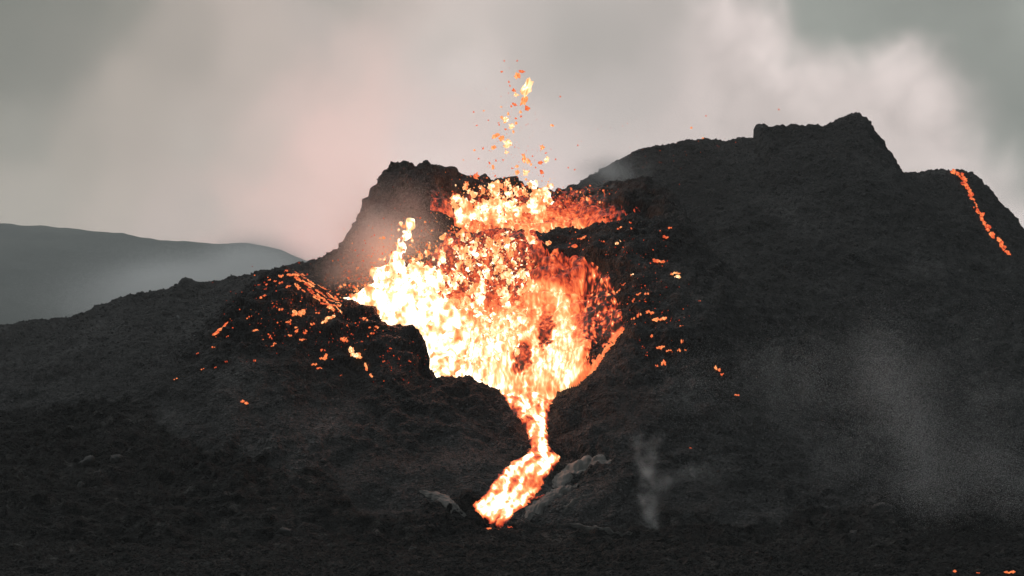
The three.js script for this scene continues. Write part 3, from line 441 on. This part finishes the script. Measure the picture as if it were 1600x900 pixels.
// the jet over the rear crater, clot by clot
const jet = { label: 'lava clot flung into the sky above the rear crater', group: 'lava clots in the jet above the rear crater' };
{
  const big = clot(822, 139, 236, 15, 26, 0.9, { label: 'largest lava clot at the top of the jet, yellow-white and ragged' }); big.rotation.z = -0.25;
  clot(819, 158, 236, 8, 16, 0.7, { label: 'narrow orange lava clot hanging below the largest flying clot' });
  for (const [x, y, w, h, t] of [[808, 119, 8, 9, .7], [815.5, 111.5, 8, 4, .6], [784, 112, 4, 4, .55], [788, 95, 3, 3, .5], [808, 95, 3, 3, .55], [806, 148, 7, 6, .85], [803, 141, 6, 5, .6], [824, 169, 8, 8, .6], [813, 175, 5, 7, .75], [799, 166, 4, 5, .6], [804, 163, 7, 3, .6], [791, 187, 9, 8, .9], [794, 178, 4, 9, .7], [784, 183, 5, 5, .75], [800, 197, 9, 7, .85], [802, 206, 4, 8, .75], [806, 193, 5, 6, .65], [774, 213, 12, 6, .78], [784, 216, 8, 8, .8], [794, 224, 14, 11, .92], [791, 238, 6, 5, .85], [771, 231, 7, 6, .8], [756, 173, 5, 3, .65], [783, 167, 5, 3, .7], [740, 175, 3, 3, .5], [745, 196, 3, 3, .5], [755, 232, 4, 5, .6], [741, 235, 4, 4, .7], [748, 248, 3, 3, .6], [724, 250, 3, 3, .75], [819, 247, 6, 16, .82], [825, 252, 6, 9, .7], [830, 257, 5, 6, .8], [821, 270, 9, 9, .92], [808, 260, 6, 5, .7], [808, 270, 6, 7, .78], [847.5, 230, 7, 8, .76], [853.5, 250, 7, 9, .95], [844.5, 254, 6, 6, .58], [846.5, 269, 6, 6, .62], [853, 239, 4, 3, .55], [862.5, 196, 6, 4, .75], [875.5, 151, 3, 3, .5], [903, 227, 3, 3, .6], [832, 244, 3, 3, .55], [770, 262, 5, 10, .65], [765, 255, 4, 5, .55], [775, 251, 3, 4, .55], [800, 263, 3, 3, .6], [786, 250, 3, 3, .5], [797, 134, 3, 4, .55], [795, 128, 3, 4, .5], [806, 185, 4, 4, .55], [814, 182, 4, 4, .6], [790, 202, 4, 4, .55], [780, 195, 3, 3, .6], [763, 188, 2.5, 2.5, .5], [779, 192, 2.5, 2.5, .55], [817, 290, 4, 4, .6], [837, 262, 3, 3, .6], [1080, 200, 4, 4, .8], [1098, 216, 4, 3, .7], [1103, 181, 2.5, 2.5, .5], [1217, 171, 3, 3, .5], [888, 262, 3, 3, .55], [898, 265, 3, 3, .5], [868, 249, 3, 3, .5]])
    clot(x, y, 236 + flyR() * 3 - 1.5, w, h, t, x > 1000 ? { label: 'small lava spark above the rear mountain', group: 'sparks above the rear mountain' } : jet);
}
// larger clots thrown out round the fountains
const around = (n, cx, cy, sx, sy, d, w0, w1, t0, t1, data, ok) => { for (let i = 0, tries = 0; i < n && tries < n * 30; tries++) { const a = (flyR() + flyR() + flyR() - 1.5) / 1.5, b = (flyR() + flyR() + flyR() - 1.5) / 1.5, px = cx + a * sx, py = cy + b * sy; if (ok && !ok(px, py)) continue; const w = w0 + (w1 - w0) * flyR() ** 2; clot(px, py, d + (flyR() - 0.5) * 4, w, w * (0.7 + flyR() * 0.9), lerp(t0, t1, flyR()), data); i++; } };
around(40, 640, 400, 70, 75, 209, 3.5, 8, 0.62, 0.95, { label: 'lava clot flying beside the leaning white-hot jet', group: 'lava clots round the left fountain' });
around(26, 765, 385, 110, 60, 214, 4, 10, 0.6, 0.95, { label: 'lava clot flying in front of the inner crater ridge', group: 'lava clots over the inner ridge' });
around(40, 780, 300, 100, 34, 236, 3.5, 9, 0.6, 0.95, { label: 'lava clot flying before the dark rear crater wall', group: 'lava clots before the rear wall' });
around(16, 545, 450, 50, 40, 207, 3, 6, 0.6, 0.85, { label: 'lava clot flying over the left spatter cone', group: 'lava clots over the left spatter cone' });
around(16, 915, 315, 90, 32, 236, 2.5, 6, 0.5, 0.8, { label: 'small red lava clot before the right part of the rear crater', group: 'lava clots at the right of the rear crater' });
console.log('single clots', singles);
// finest drops, uncountable
{
  const list = [], r = rng(321), cloud = (n, cx, cy, sx, sy, d, dd, w0, w1, t0, t1) => { for (let i = 0; i < n; i++) { const a = (r() + r() + r() - 1.5) / 1.5, b = (r() + r() + r() - 1.5) / 1.5, dist = Z(d + (r() - 0.5) * dd), p = P(cx + a * sx, cy + b * sy, dist), s = (w0 + (w1 - w0) * r() ** 3) * dist / FOCAL / 2; list.push({ p: [p[0], p[1], -dist], r: [r() * 6, r() * 6, r() * 6], s: [s, s * (0.8 + r() * 0.8), s], c: heatColor(lerp(t0, t1, r())) }); } };
  cloud(520, 630, 410, 110, 100, 209, 5, 1.3, 3.6, 0.48, 0.85); cloud(260, 560, 440, 90, 60, 208, 5, 1.2, 3.0, 0.46, 0.75); cloud(700, 760, 400, 120, 110, 214, 6, 1.4, 4.2, 0.48, 0.9);
  cloud(420, 790, 305, 130, 50, 236, 5, 1.3, 3.6, 0.46, 0.85); cloud(260, 920, 320, 110, 40, 236, 4, 1.2, 3.0, 0.42, 0.7); cloud(170, 800, 220, 75, 130, 236, 5, 0.9, 2.0, 0.5, 0.7); cloud(60, 640, 320, 300, 120, 225, 8, 0.9, 2.0, 0.45, 0.6); cloud(40, 1000, 230, 240, 70, 240, 8, 0.9, 1.9, 0.45, 0.6);
  const m = new THREE.MeshBasicMaterial({ name: 'lava_drop', color: 0xffffff });
  addCopies('lava_drops', clinkerShape(5, 0), m, list, { kind: 'stuff', category: 'lava drops', label: 'fine spray of glowing lava drops round the fountains' });
}

// ---------------------------------------------------------------- glowing spatter lying on the slopes
const lieR = rng(555);
function spatterShape(n, len, wid, seed, heat) {   // a ragged low lump of several merged clots, long axis along x
  const parts = [], r = rng(seed);
  for (let i = 0; i < n; i++) { const g = clotShape(seed + i * 1.7, heat + (r() - 0.5) * 0.16, 1, n > 4 ? 1 : 2), s = (0.55 + 0.6 * r()); g.scale(s * len / Math.sqrt(n) * 0.9, wid * 0.55 * s, wid * s); g.rotateY((r() - 0.5) * 1.2); g.translate((n > 1 ? (i / (n - 1) - 0.5) : 0) * len * 1.3, (r() - 0.5) * wid * 0.5, (r() - 0.5) * wid * 1.1); parts.push(g); }
  return mergeGeometries(parts);
}
function slopeFrame(p) { const e = 0.6, x = p[0], d = p[2], n = new THREE.Vector3(-(coneAt(x + e, d) - coneAt(x - e, d)) / (2 * e), 1, (coneAt(x, d + e) - coneAt(x, d - e)) / (2 * e)).normalize(); return n; }
function spatter(px, py, w, h, heat, ang, data) {
  const p = onCone(px, py), k = p[2] / FOCAL / 2, n = slopeFrame(p), n2 = w / h > 1.6 || w > 13 ? 5 : 2;
  const m = add('spatter_patch', spatterShape(n2, w * k, h * k, 100 + Math.floor(lieR() * 999), heat), lava, { category: 'lava spatter', ...data });
  const side = new THREE.Vector3(Math.cos(ang), -Math.sin(ang), 0); side.addScaledVector(n, -side.dot(n)).normalize(); const up = n.clone(), fwd = new THREE.Vector3().crossVectors(side, up);
  m.quaternion.setFromRotationMatrix(new THREE.Matrix4().makeBasis(side, up, fwd)); m.position.set(p[0], p[1], -p[2]).addScaledVector(n, 0.10);
  return m;
}
const L = (px, py, w, h, t, a, label, group) => spatter(px, py, w, h, t, a, { label, ...(group ? { group } : {}) });
const onLeft = ['small glowing lava patch lying on the left spatter cone', 'lava patches on the left spatter cone'], onRight = ['small glowing lava patch lying on the right flank beside the crater', 'lava patches on the right flank'];
for (const [x, y, w, h, t, a] of [[439, 432, 9, 5, .66, .2], [451, 448, 10, 5, .6, -.6], [411, 464, 9, 6, .6, -.9], [398, 454, 4, 3, .55, 0], [424, 475, 6, 4, .58, .2], [421, 438, 4, 3, .55, 0], [431, 440, 5, 3, .55, 0], [439, 443, 6, 4, .55, 0], [417, 445, 5, 3, .5, 0], [391, 486, 11, 4, .56, -.5], [388, 497, 6, 4, .58, -.3], [399, 518, 11, 6, .64, -.5], [439, 484, 6, 5, .6, .5], [451, 503, 12, 6, .6, -.4], [463, 515, 8, 9, .66, .8], [477, 519, 6, 7, .6, -.8], [453, 525, 7, 4, .62, 0], [488, 506, 6, 5, .6, -.6], [472, 531, 10, 4, .58, -.4], [423, 528, 4, 8, .5, 0], [430, 537, 5, 4, .6, 0], [426, 542, 5, 4, .6, -.4], [505, 548, 8, 5, .48, 0], [491, 570, 9, 4, .6, 0], [499, 576, 10, 4, .58, 0], [533, 587, 3, 3, .58, 0], [359, 500, 5, 3, .56, -.5], [366, 490, 4, 3, .55, -.5], [356, 526, 4, 3, .58, 0], [309, 553, 3, 3, .55, 0], [334, 543, 5, 4, .58, -.3], [317, 577, 5, 4, .58, 0], [275, 593, 6, 4, .62, -.3], [354, 565, 4, 5, .48, 0], [398, 565, 4, 6, .48, 0], [337, 575, 3, 3, .5, 0], [377, 586, 4, 3, .46, 0], [384, 567, 4, 3, .5, 0], [448, 424, 6, 3, .56, .2], [415, 452, 4, 3, .5, 0], [405, 446, 4, 3, .5, 0], [496, 489, 6, 4, .6, 0], [582, 521, 6, 4, .52, 0], [592, 530, 5, 4, .5, 0], [565, 535, 6, 3, .5, 0], [610, 545, 5, 3, .48, 0], [626, 552, 6, 4, .48, 0], [640, 565, 6, 3, .46, 0], [600, 565, 4, 3, .46, 0], [575, 512, 8, 5, .62, .5], [588, 511, 10, 5, .64, .6], [571, 500, 9, 8, .66, .7], [516, 481, 12, 5, .72, .4]])
  L(x, y, w, h, t, a, ...onLeft);
L(458, 430, 22, 6, .66, .1, 'broad orange lava patch on the very top of the left spatter cone');
L(466, 489, 24, 13, .68, -.3, 'largest orange lava patch on the front of the left spatter cone');
L(513, 500, 30, 9, .74, -.5, 'long yellow lava patch below the dark knob on the left cone');
L(505, 559, 14, 9, .64, -.2, 'bright oval lava patch alone on the lower left slope');
L(382, 629, 11, 7, .66, .6, 'lone bright lava clot low on the left slope');
L(345, 515, 34, 6, .62, -.55, 'long orange streak of lava on the left edge of the spatter cone');
L(538, 531, 16, 9, .66, .2, 'arched orange lava patch at the head of the short run');
L(553, 552, 30, 12, .84, .75, 'yellow-white run of lava below the dark knob');
L(572, 573, 16, 5, .7, 1.0, 'thin tail of the yellow lava run on the left slope');
L(580, 588, 10, 4, .72, 1.0, 'lowest drip of the yellow lava run on the left slope');
for (let i = 0; i < 44; i++) { const u = lieR(), v = lieR(), x = 462 + 70 * u, y = 428 + 44 * u + (v - 0.2) * 26; L(x, y, 7 + 15 * lieR(), 2 + 2.5 * lieR(), .46 + .2 * lieR() + 0.10 * u, 1.0 - 0.5 * lieR(), 'orange lava streak spilling over the crest of the left spatter cone', 'lava streaks over the left cone crest'); }
for (const [x, y, w, h, t, a] of [[998, 460, 9, 5, .6, 0], [1011, 460, 6, 5, .6, 0], [1010, 466, 5, 4, .56, 0], [999, 492, 7, 9, .6, 0], [1015, 489, 13, 6, .6, .3], [1066, 511, 9, 5, .6, .3], [989, 498, 6, 6, .6, 0], [1040, 371, 8, 8, .55, .5], [1033, 362, 7, 3, .52, 0], [1047, 357, 6, 5, .52, 0], [988, 357, 7, 4, .56, 0], [1093, 471, 4, 3, .5, 0], [1069, 479, 4, 3, .5, 0], [1067, 498, 4, 3, .55, 0], [1022, 525, 10, 8, .66, 0], [1033, 543, 16, 5, .6, -.2], [1045, 548, 10, 4, .56, -.3], [1036, 568, 6, 10, .6, 0], [1066, 535, 4, 10, .58, 0], [1060, 549, 5, 8, .6, 0], [1071, 547, 3, 4, .6, 0], [1128, 585, 4, 6, .62, 0], [1151, 618, 9, 4, .6, 0], [1079, 701, 3, 3, .5, 0], [910, 372, 18, 5, .56, -.1], [965, 379, 12, 6, .76, -.5], [968, 357, 7, 5, .62, 0], [893, 388, 22, 9, .54, -.3], [988, 430, 4, 4, .8, 0], [1026, 572, 4, 5, .5, 0], [1010, 556, 4, 4, .46, 0], [941, 378, 6, 4, .5, 0], [925, 392, 8, 4, .46, 0], [1090, 566, 3, 3, .45, 0], [972, 402, 4, 4, .5, 0], [1025, 500, 8, 4, .5, 0], [990, 470, 4, 6, .5, 0], [958, 470, 5, 10, .58, .4], [967, 455, 10, 4, .58, -.5], [975, 445, 8, 4, .55, -.6]])
  L(x, y, w, h, t, a, ...onRight);
L(1029, 409, 22, 9, .62, .2, 'curved orange lava patch inside the dark hollow on the right rim');
L(1055, 430, 9, 19, .82, 1.3, 'upright yellow lava clot stuck on the right rim');
L(1032, 499, 24, 8, .62, -.1, 'widest orange lava patch on the right flank');
L(1121, 576, 9, 8, .64, .3, 'hook-shaped lava patch alone on the right flank');

{
  const r = rng(4242), list = [], speck = (n, cx, cy, sx, sy, t0, t1, w1) => { for (let i = 0; i < n; i++) { const px = cx + (r() + r() + r() - 1.5) * sx, py = cy + (r() + r() + r() - 1.5) * sy, p = onCone(px, py), s = (1.0 + (w1 - 1) * r() ** 3) * p[2] / FOCAL / 2; list.push({ p: [p[0], p[1] + 0.05, -p[2] + 0.1], r: [r() * 6, r() * 6, r() * 6], s: [s * (1 + r()), s * 0.8, s], c: heatColor(lerp(t0, t1, r())) }); } };
  speck(170, 440, 485, 90, 60, 0.34, 0.6, 4); speck(120, 560, 520, 70, 40, 0.34, 0.58, 3.5); speck(110, 1010, 470, 70, 90, 0.32, 0.56, 3.5); speck(80, 940, 385, 90, 28, 0.34, 0.6, 3.5); speck(70, 640, 570, 60, 35, 0.32, 0.5, 3);
  addCopies('lava_specks', clinkerShape(8, 0), new THREE.MeshBasicMaterial({ name: 'lava_speck', color: 0xffffff }), list, { kind: 'stuff', category: 'lava specks', label: 'fine glowing lava specks strewn over the slopes round the crater' });
}
// ---------------------------------------------------------------- lava elsewhere: streak on the mountain, glows at the edge of the field
const caster = new THREE.Raycaster();
function hit(px, py, name) { const p = P(px, py, 100); caster.set(new THREE.Vector3(0, EYE, 0), new THREE.Vector3(p[0], p[1] - EYE, -100).normalize()); const o = scene.getObjectByName(name); o.updateMatrixWorld(); const h = caster.intersectObject(o)[0]; return h ? h.point : null; }
{
  const parts = [], r = rng(77), way = [[1490, 267], [1500, 276], [1508, 284], [1513, 296], [1519, 312], [1526, 326], [1535, 346], [1548, 364], [1562, 381], [1575, 396]];
  for (let i = 0; i < 46; i++) {
    const u = i / 45, t = u * 9, k = Math.min(8, Math.floor(t)), px = lerp(way[k][0], way[k + 1][0], t - k) + (r() - 0.5) * 7, py = lerp(way[k][1], way[k + 1][1], t - k) + (r() - 0.5) * 5, p = hit(px, Math.max(py, 268), 'rear_mountain'); if (!p || p.z < -352) continue;
    const g = clotShape(i, 0.50 + 0.16 * r(), 1, 1), w = (0.35 + 0.35 * r()) * (u > 0.45 && u < 0.6 ? 0.5 : 1); g.scale(w, w * 1.3, w); g.rotateZ(0.6); g.translate(p.x, p.y + 0.1, p.z + 0.2); parts.push(g);
  }
  add('lava_rivulet', mergeGeometries(parts), lava, { label: 'orange lava rivulet running down the right shoulder of the rear mountain', category: 'lava rivulet' });
  for (const [px, py, w, h, lab] of [[1492, 895, 7, 9, 'small glowing vent of lava at the bottom right edge'], [1528, 897, 6, 4, 'faint middle glow of lava at the bottom right edge'], [1577, 896, 15, 8, 'widest glowing lava breakout in the bottom right corner']]) {
    const p = hit(px, py, 'lava_field') ?? new THREE.Vector3(...P(px, py, 131)).setZ(-131), k = -p.z / FOCAL / 2, m = add('lava_breakout', spatterShape(3, w * k, h * k, 40 + px, 0.6), lava, { label: lab, category: 'lava' });
    m.position.set(p.x, p.y + 0.12, p.z);
  }
  for (const [px, py, w, h, t, lab] of [[763, 827, 11, 6, 0.6, 'red glowing lump left of the lava toe'], [797, 825, 9, 5, 0.42, 'dim red lump right of the lava toe'], [838, 778, 34, 4, 0.38, 'dull red crack in the grey crust beside the stream']]) { L(px, py, w, h, t, px === 838 ? -0.75 : 0, lab); }
}
// pale ropy crust beside the stream
const crustMat = new THREE.MeshStandardMaterial({ name: 'ropy_crust', vertexColors: true, roughness: 0.75 });
function crustSlab(way, width, tone, label) {
  const pts = way.map(([px, py]) => onCone(px, py)), curve = new THREE.CatmullRomCurve3(pts.map((p) => new THREE.Vector3(p[0], p[1], -p[2]))), nu = 70, nv = 18, pos = [], col = [], idx = [], up = new THREE.Vector3(), c = new THREE.Vector3(), t = new THREE.Vector3(), n = new THREE.Vector3(), side = new THREE.Vector3();
  const W = width / FOCAL * pts[0][2];
  for (let i = 0; i <= nu; i++) {
    curve.getPoint(i / nu, c); curve.getTangent(i / nu, t); const taper = Math.sqrt(Math.max(0.02, Math.sin(Math.PI * clamp(i / nu, 0.02, 0.98))));
    for (let j = 0; j <= nv; j++) {
      const v = j / nv * 2 - 1; side.crossVectors(t, up.set(0, 0.7, 0.7)).normalize();
      const w = W * 0.5 * taper * (1 + 0.5 * noise(i * 0.16, v > 0 ? 3 : 8, tone * 90)), x = c.x + side.x * v * w, y0 = c.y + side.y * v * w, z = c.z + side.z * v * w, d = -z;
      n.copy(slopeFrame([x, 0, d])); const fold = 0.16 * ridged(i * 0.13 + v * 0.7, v * 2.6, tone * 50, 3), lift = 0.42 * (1 - v * v) * taper - 0.25 + fold * 1.2;
      const ty = coneAt(x, d);
      pos.push(x + n.x * lift, ty + n.y * lift, z + n.z * lift);
      const k = tone * (0.55 + 0.9 * clamp(0.5 + 0.8 * fbm(x * 1.1, y0 * 1.1, z * 1.1, 3))); col.push(k * 1.04, k, k * 0.95);
      if (i < nu && j < nv) { const a = i * (nv + 1) + j; idx.push(a, a + nv + 1, a + 1, a + 1, a + nv + 1, a + nv + 2); }
    }
  }
  const g = new THREE.BufferGeometry(); g.setAttribute('position', new THREE.Float32BufferAttribute(pos, 3)); g.setAttribute('color', new THREE.Float32BufferAttribute(col, 3)); g.setIndex(idx); g.computeVertexNormals();
  add('crust_slab', g, crustMat, { label, category: 'lava crust' });
}
crustSlab([[955, 720], [915, 721], [888, 738], [866, 764]], 36, 0.10, 'pale grey ropy lava crust right of the stream, at the upper bend');
crustSlab([[905, 752], [872, 770], [842, 790], [812, 814]], 26, 0.075, 'long grey-brown crust slab sloping along the right of the stream');
crustSlab([[930, 772], [900, 782], [880, 800]], 10, 0.07, 'thin grey crust strip right of the long crust slab');
crustSlab([[872, 818], [910, 824], [950, 828], [995, 834]], 9, 0.06, 'thin level grey crust edge at the foot of the cone');
crustSlab([[655, 766], [685, 777], [708, 790], [728, 806]], 22, 0.085, 'pale grey crust slab left of the lava toe');
// boulders one can pick out
const boulderMat = new THREE.MeshStandardMaterial({ name: 'boulder', color: new THREE.Color(0.036, 0.036, 0.036), roughness: 0.95 });
function boulderShape(seed) { let g = new THREE.IcosahedronGeometry(1, 4); g.deleteAttribute('uv'); g.deleteAttribute('normal'); g = mergeVertices(g); const p = g.attributes.position; for (let i = 0; i < p.count; i++) { const x = p.getX(i), y = p.getY(i), z = p.getZ(i), k = 0.8 + 0.75 * fbm(x * 0.9 + seed * 5, y * 0.9, z * 0.9, 2) + 0.28 * ridged(x * 1.7, y * 1.7 + seed, z * 1.7, 3) + 0.10 * fbm(x * 6, y * 6 + seed, z * 6, 2); p.setXYZ(i, x * k, y * k, z * k); } g.computeVertexNormals(); return g; }
[[180, 718, 17, 15, 0, 'rounded grey boulder low on the left lava field'], [135, 722, 26, 16, -0.5, 'broad grey boulder just left of the rounded one'], [126, 758, 10, 11, 0, 'small round boulder below the broad grey one'], [505, 720, 10, 7, 0, 'small pale stone on the lower left slope'], [448, 832, 24, 10, 0.4, 'dark rounded lump in the foreground below the left cone'], [955, 806, 14, 7, -0.2, 'pale stone on the slope right of the thin crust strip'], [645, 858, 12, 8, 0, 'small upright stone in the middle foreground'], [1375, 796, 36, 14, 0, 'pale low boulder at the foot of the right slope'], [1335, 834, 16, 9, 0, 'small pale stone below the pale right boulder']].forEach(([px, py, w, h, a, label], i) => {
  const c = onCone(px, py), f = hit(px, py, 'lava_field'), p = f && -f.z < c[2] ? f : new THREE.Vector3(c[0], c[1], -c[2]), k = -p.z / FOCAL / 2, m = add('boulder', boulderShape(i + 1), boulderMat, { label, category: 'boulder' });
  m.scale.set(w * k, Math.max(h, w * 0.5) * k, (w + h) / 2 * k); m.rotation.z = -a; m.position.set(p.x, p.y, p.z - h * k * 0.3);
});

// ---------------------------------------------------------------- scoria scattered on the slopes
scatter('scoria', coneGeo, 190000, 3, [0.05, 0.26], [0.034, 0.125], { label: 'loose black scoria covering the erupting cone' }, (x, y, d) => melt(x, y, d)[0] < -0.25);
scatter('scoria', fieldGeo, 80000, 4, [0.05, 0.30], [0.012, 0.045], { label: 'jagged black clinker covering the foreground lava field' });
for (const [n, c, seed, sz, sh, lab] of [['rear_mountain', 80000, 5, [0.06, 0.32], [0.034, 0.125], 'fine scoria on the face of the rear mountain'], ['lava_ridge', 50000, 6, [0.08, 0.45], [0.034, 0.125], 'broken rubble over the low left ridge']]) scatter('scoria', scene.getObjectByName(n).geometry, c, seed, sz, sh, { label: lab });
console.log('scoria');

// ---------------------------------------------------------------- steam and volcanic gas: clouds of fine droplets
const puff = (() => {   // one puff: a few hundred droplets thickest in its middle
  const r = rng(808), pos = [], g = () => Math.sqrt(-2 * Math.log(1 - r())) * Math.cos(6.2832 * r()) * 0.5, T = [[1, 1, 1], [1, -1, -1], [-1, 1, -1], [-1, -1, 1]], F = [[0, 1, 2], [0, 3, 1], [0, 2, 3], [1, 3, 2]];
  for (let i = 0; i < 1900; i++) { const c = [g(), g(), g()], s = 0.0018 * (0.6 + 0.8 * r()), q = new THREE.Euler(r() * 6, r() * 6, r() * 6), v = T.map((t) => new THREE.Vector3(...t).applyEuler(q).multiplyScalar(s)); for (const f of F) for (const k of f) pos.push(c[0] + v[k].x, c[1] + v[k].y, c[2] + v[k].z); }
  const geo = new THREE.BufferGeometry(); geo.setAttribute('position', new THREE.Float32BufferAttribute(pos, 3)); geo.computeVertexNormals(); return geo;
})();
function vapour(n, seed, place, size, data, color = new THREE.Color(0.9, 0.9, 0.9)) {
  const r = rng(seed), list = [], gauss = () => Math.sqrt(-2 * Math.log(1 - r())) * Math.cos(6.2832 * r()) * 0.6;
  for (let i = 0; list.length < n && i < n * 20; i++) { const p = place(r, gauss); if (r() > smooth(-0.35, 0.45, fbm(p[0] * 0.35 / Math.sqrt(size), p[1] * 0.25 / Math.sqrt(size), p[2] * 0.35 / Math.sqrt(size) + seed, 3))) continue; const s = size * (0.6 + 0.8 * r()); list.push({ p: [p[0], p[1], -p[2]], r: [r() * 6, r() * 6, r() * 6], s: [s, s, s] }); }
  return addCopies('steam', puff, new THREE.MeshStandardMaterial({ name: 'steam', color, roughness: 1 }), list, { kind: 'stuff', category: 'steam', ...data });
}
const curl = (p, k, f) => { const [x, y, d] = p; return [x + k * fbm(x * f, y * f * 0.6, d * f, 3), y + k * 0.8 * fbm(x * f + 40, y * f * 0.6, d * f, 3), d + k * fbm(x * f, y * f, d * f + 40, 2)]; };
vapour(1000, 71, (r, g) => { const v = r() ** 0.75, y = 838 - 165 * v, k = Math.floor(r() * 3), d = 173 + 1.5 * g(), px = 1021 - 10 * v + 11 * noise(v * 2.2, k * 3.3, 7) * (0.4 + v) + (k - 1) * 9 * Math.sin(v * 4 + k) + g() * (2.5 + 9 * v * v); return curl(P(px, y, d), 1.6, 1.1); }, 0.46, { label: 'thin pale steam column rising from the lava field in front of the right slope' });
vapour(200, 72, (r, g) => { const v = r() ** 1.6, d = 175 + 2 * g(), px = 1026 + 100 * v + g() * 10, y = 768 - 44 * Math.sqrt(v) + g() * (5 + 14 * v); return curl(P(px, y, d), 1.6, 0.9); }, 0.6, { label: 'faint steam wisp drifting right from the thin column' });
vapour(170, 73, (r, g) => { const c = [[1410, 620, 90, 110], [1440, 730, 110, 90], [1540, 690, 130, 130], [1480, 800, 140, 60], [1370, 580, 70, 70]][Math.floor(r() * 5)]; return curl(P(c[0] + g() * c[2], c[1] + g() * c[3], 180 + 5 * g()), 7, 0.14); }, 4.0, { label: 'faint bluish smoke hanging over the slope at the far right' });
vapour(20, 74, (r, g) => curl(P(1210 + g() * 120, 620 + g() * 90, 176 + 3 * g()), 6, 0.15), 4.0, { label: 'very thin haze in front of the right flank of the cone' });
vapour(1000, 75, (r, g) => curl(P(598 + g() * 72, 392 + g() * 66, Z(222) + 3 * g()), 4, 0.16), 3.0, { label: 'pinkish gas lit by lava in front of the left crater peak' });
vapour(4200, 76, (r, g) => { const v = r(); return curl(P(330 + g() * 150, 484 - 44 * v * v + g() * 14, 520 + 60 * g()), 14, 0.03); }, 10, { label: 'pale mist in the valley between the left ridge and the distant hill' });
vapour(420, 78, (r, g) => curl(P(400 + g() * 55, 412 + g() * 10, 560 + 50 * g()), 10, 0.03), 9, { label: 'pale mist over the right end of the distant hill' });
vapour(500, 77, (r, g) => curl(P(955 + g() * 45, 272 + g() * 22, 296 + 3 * g()), 4, 0.15), 1.8, { label: 'grey smoke behind the rear crater rim before the mountain' });

// ---------------------------------------------------------------- light given off by the melt
for (const [px, py, d, i, s] of [[630, 440, 205, 800, 100], [585, 415, 214.5, 240, 80], [760, 470, 206, 450, 120], [780, 300, 231, 400, 80], [835, 660, 190, 25, 50]]) {
  const l = new THREE.PointLight(new THREE.Color(1, 0.26, 0.12), i); const p = Q(px, py, d); l.position.set(p[0], p[1], -p[2]); l.name = 'lava_glow'; l.castShadow = true; l.shadow.radius = s; scene.add(l);
}
// ---------------------------------------------------------------- tell the members of each group apart: their place in it
{
  const groups = new Map(), nth = (n) => n + (n % 100 > 10 && n % 100 < 14 ? 'th' : ['th', 'st', 'nd', 'rd'][n % 10] ?? 'th');
  for (const o of scene.children) if (o.userData.group) groups.set(o.userData.group, [...(groups.get(o.userData.group) ?? []), o]);
  for (const [name, list] of groups) {
    const jetLike = /jet above/.test(name), key = (o) => jetLike ? -o.position.y : o.position.x / -o.position.z;
    list.sort((a, b) => key(a) - key(b)).forEach((o, i) => { o.userData.label += jetLike ? ', ' + nth(i + 1) + ' highest' : ', ' + nth(i + 1) + ' from the left'; });
  }
}
renderer.render(scene, camera);
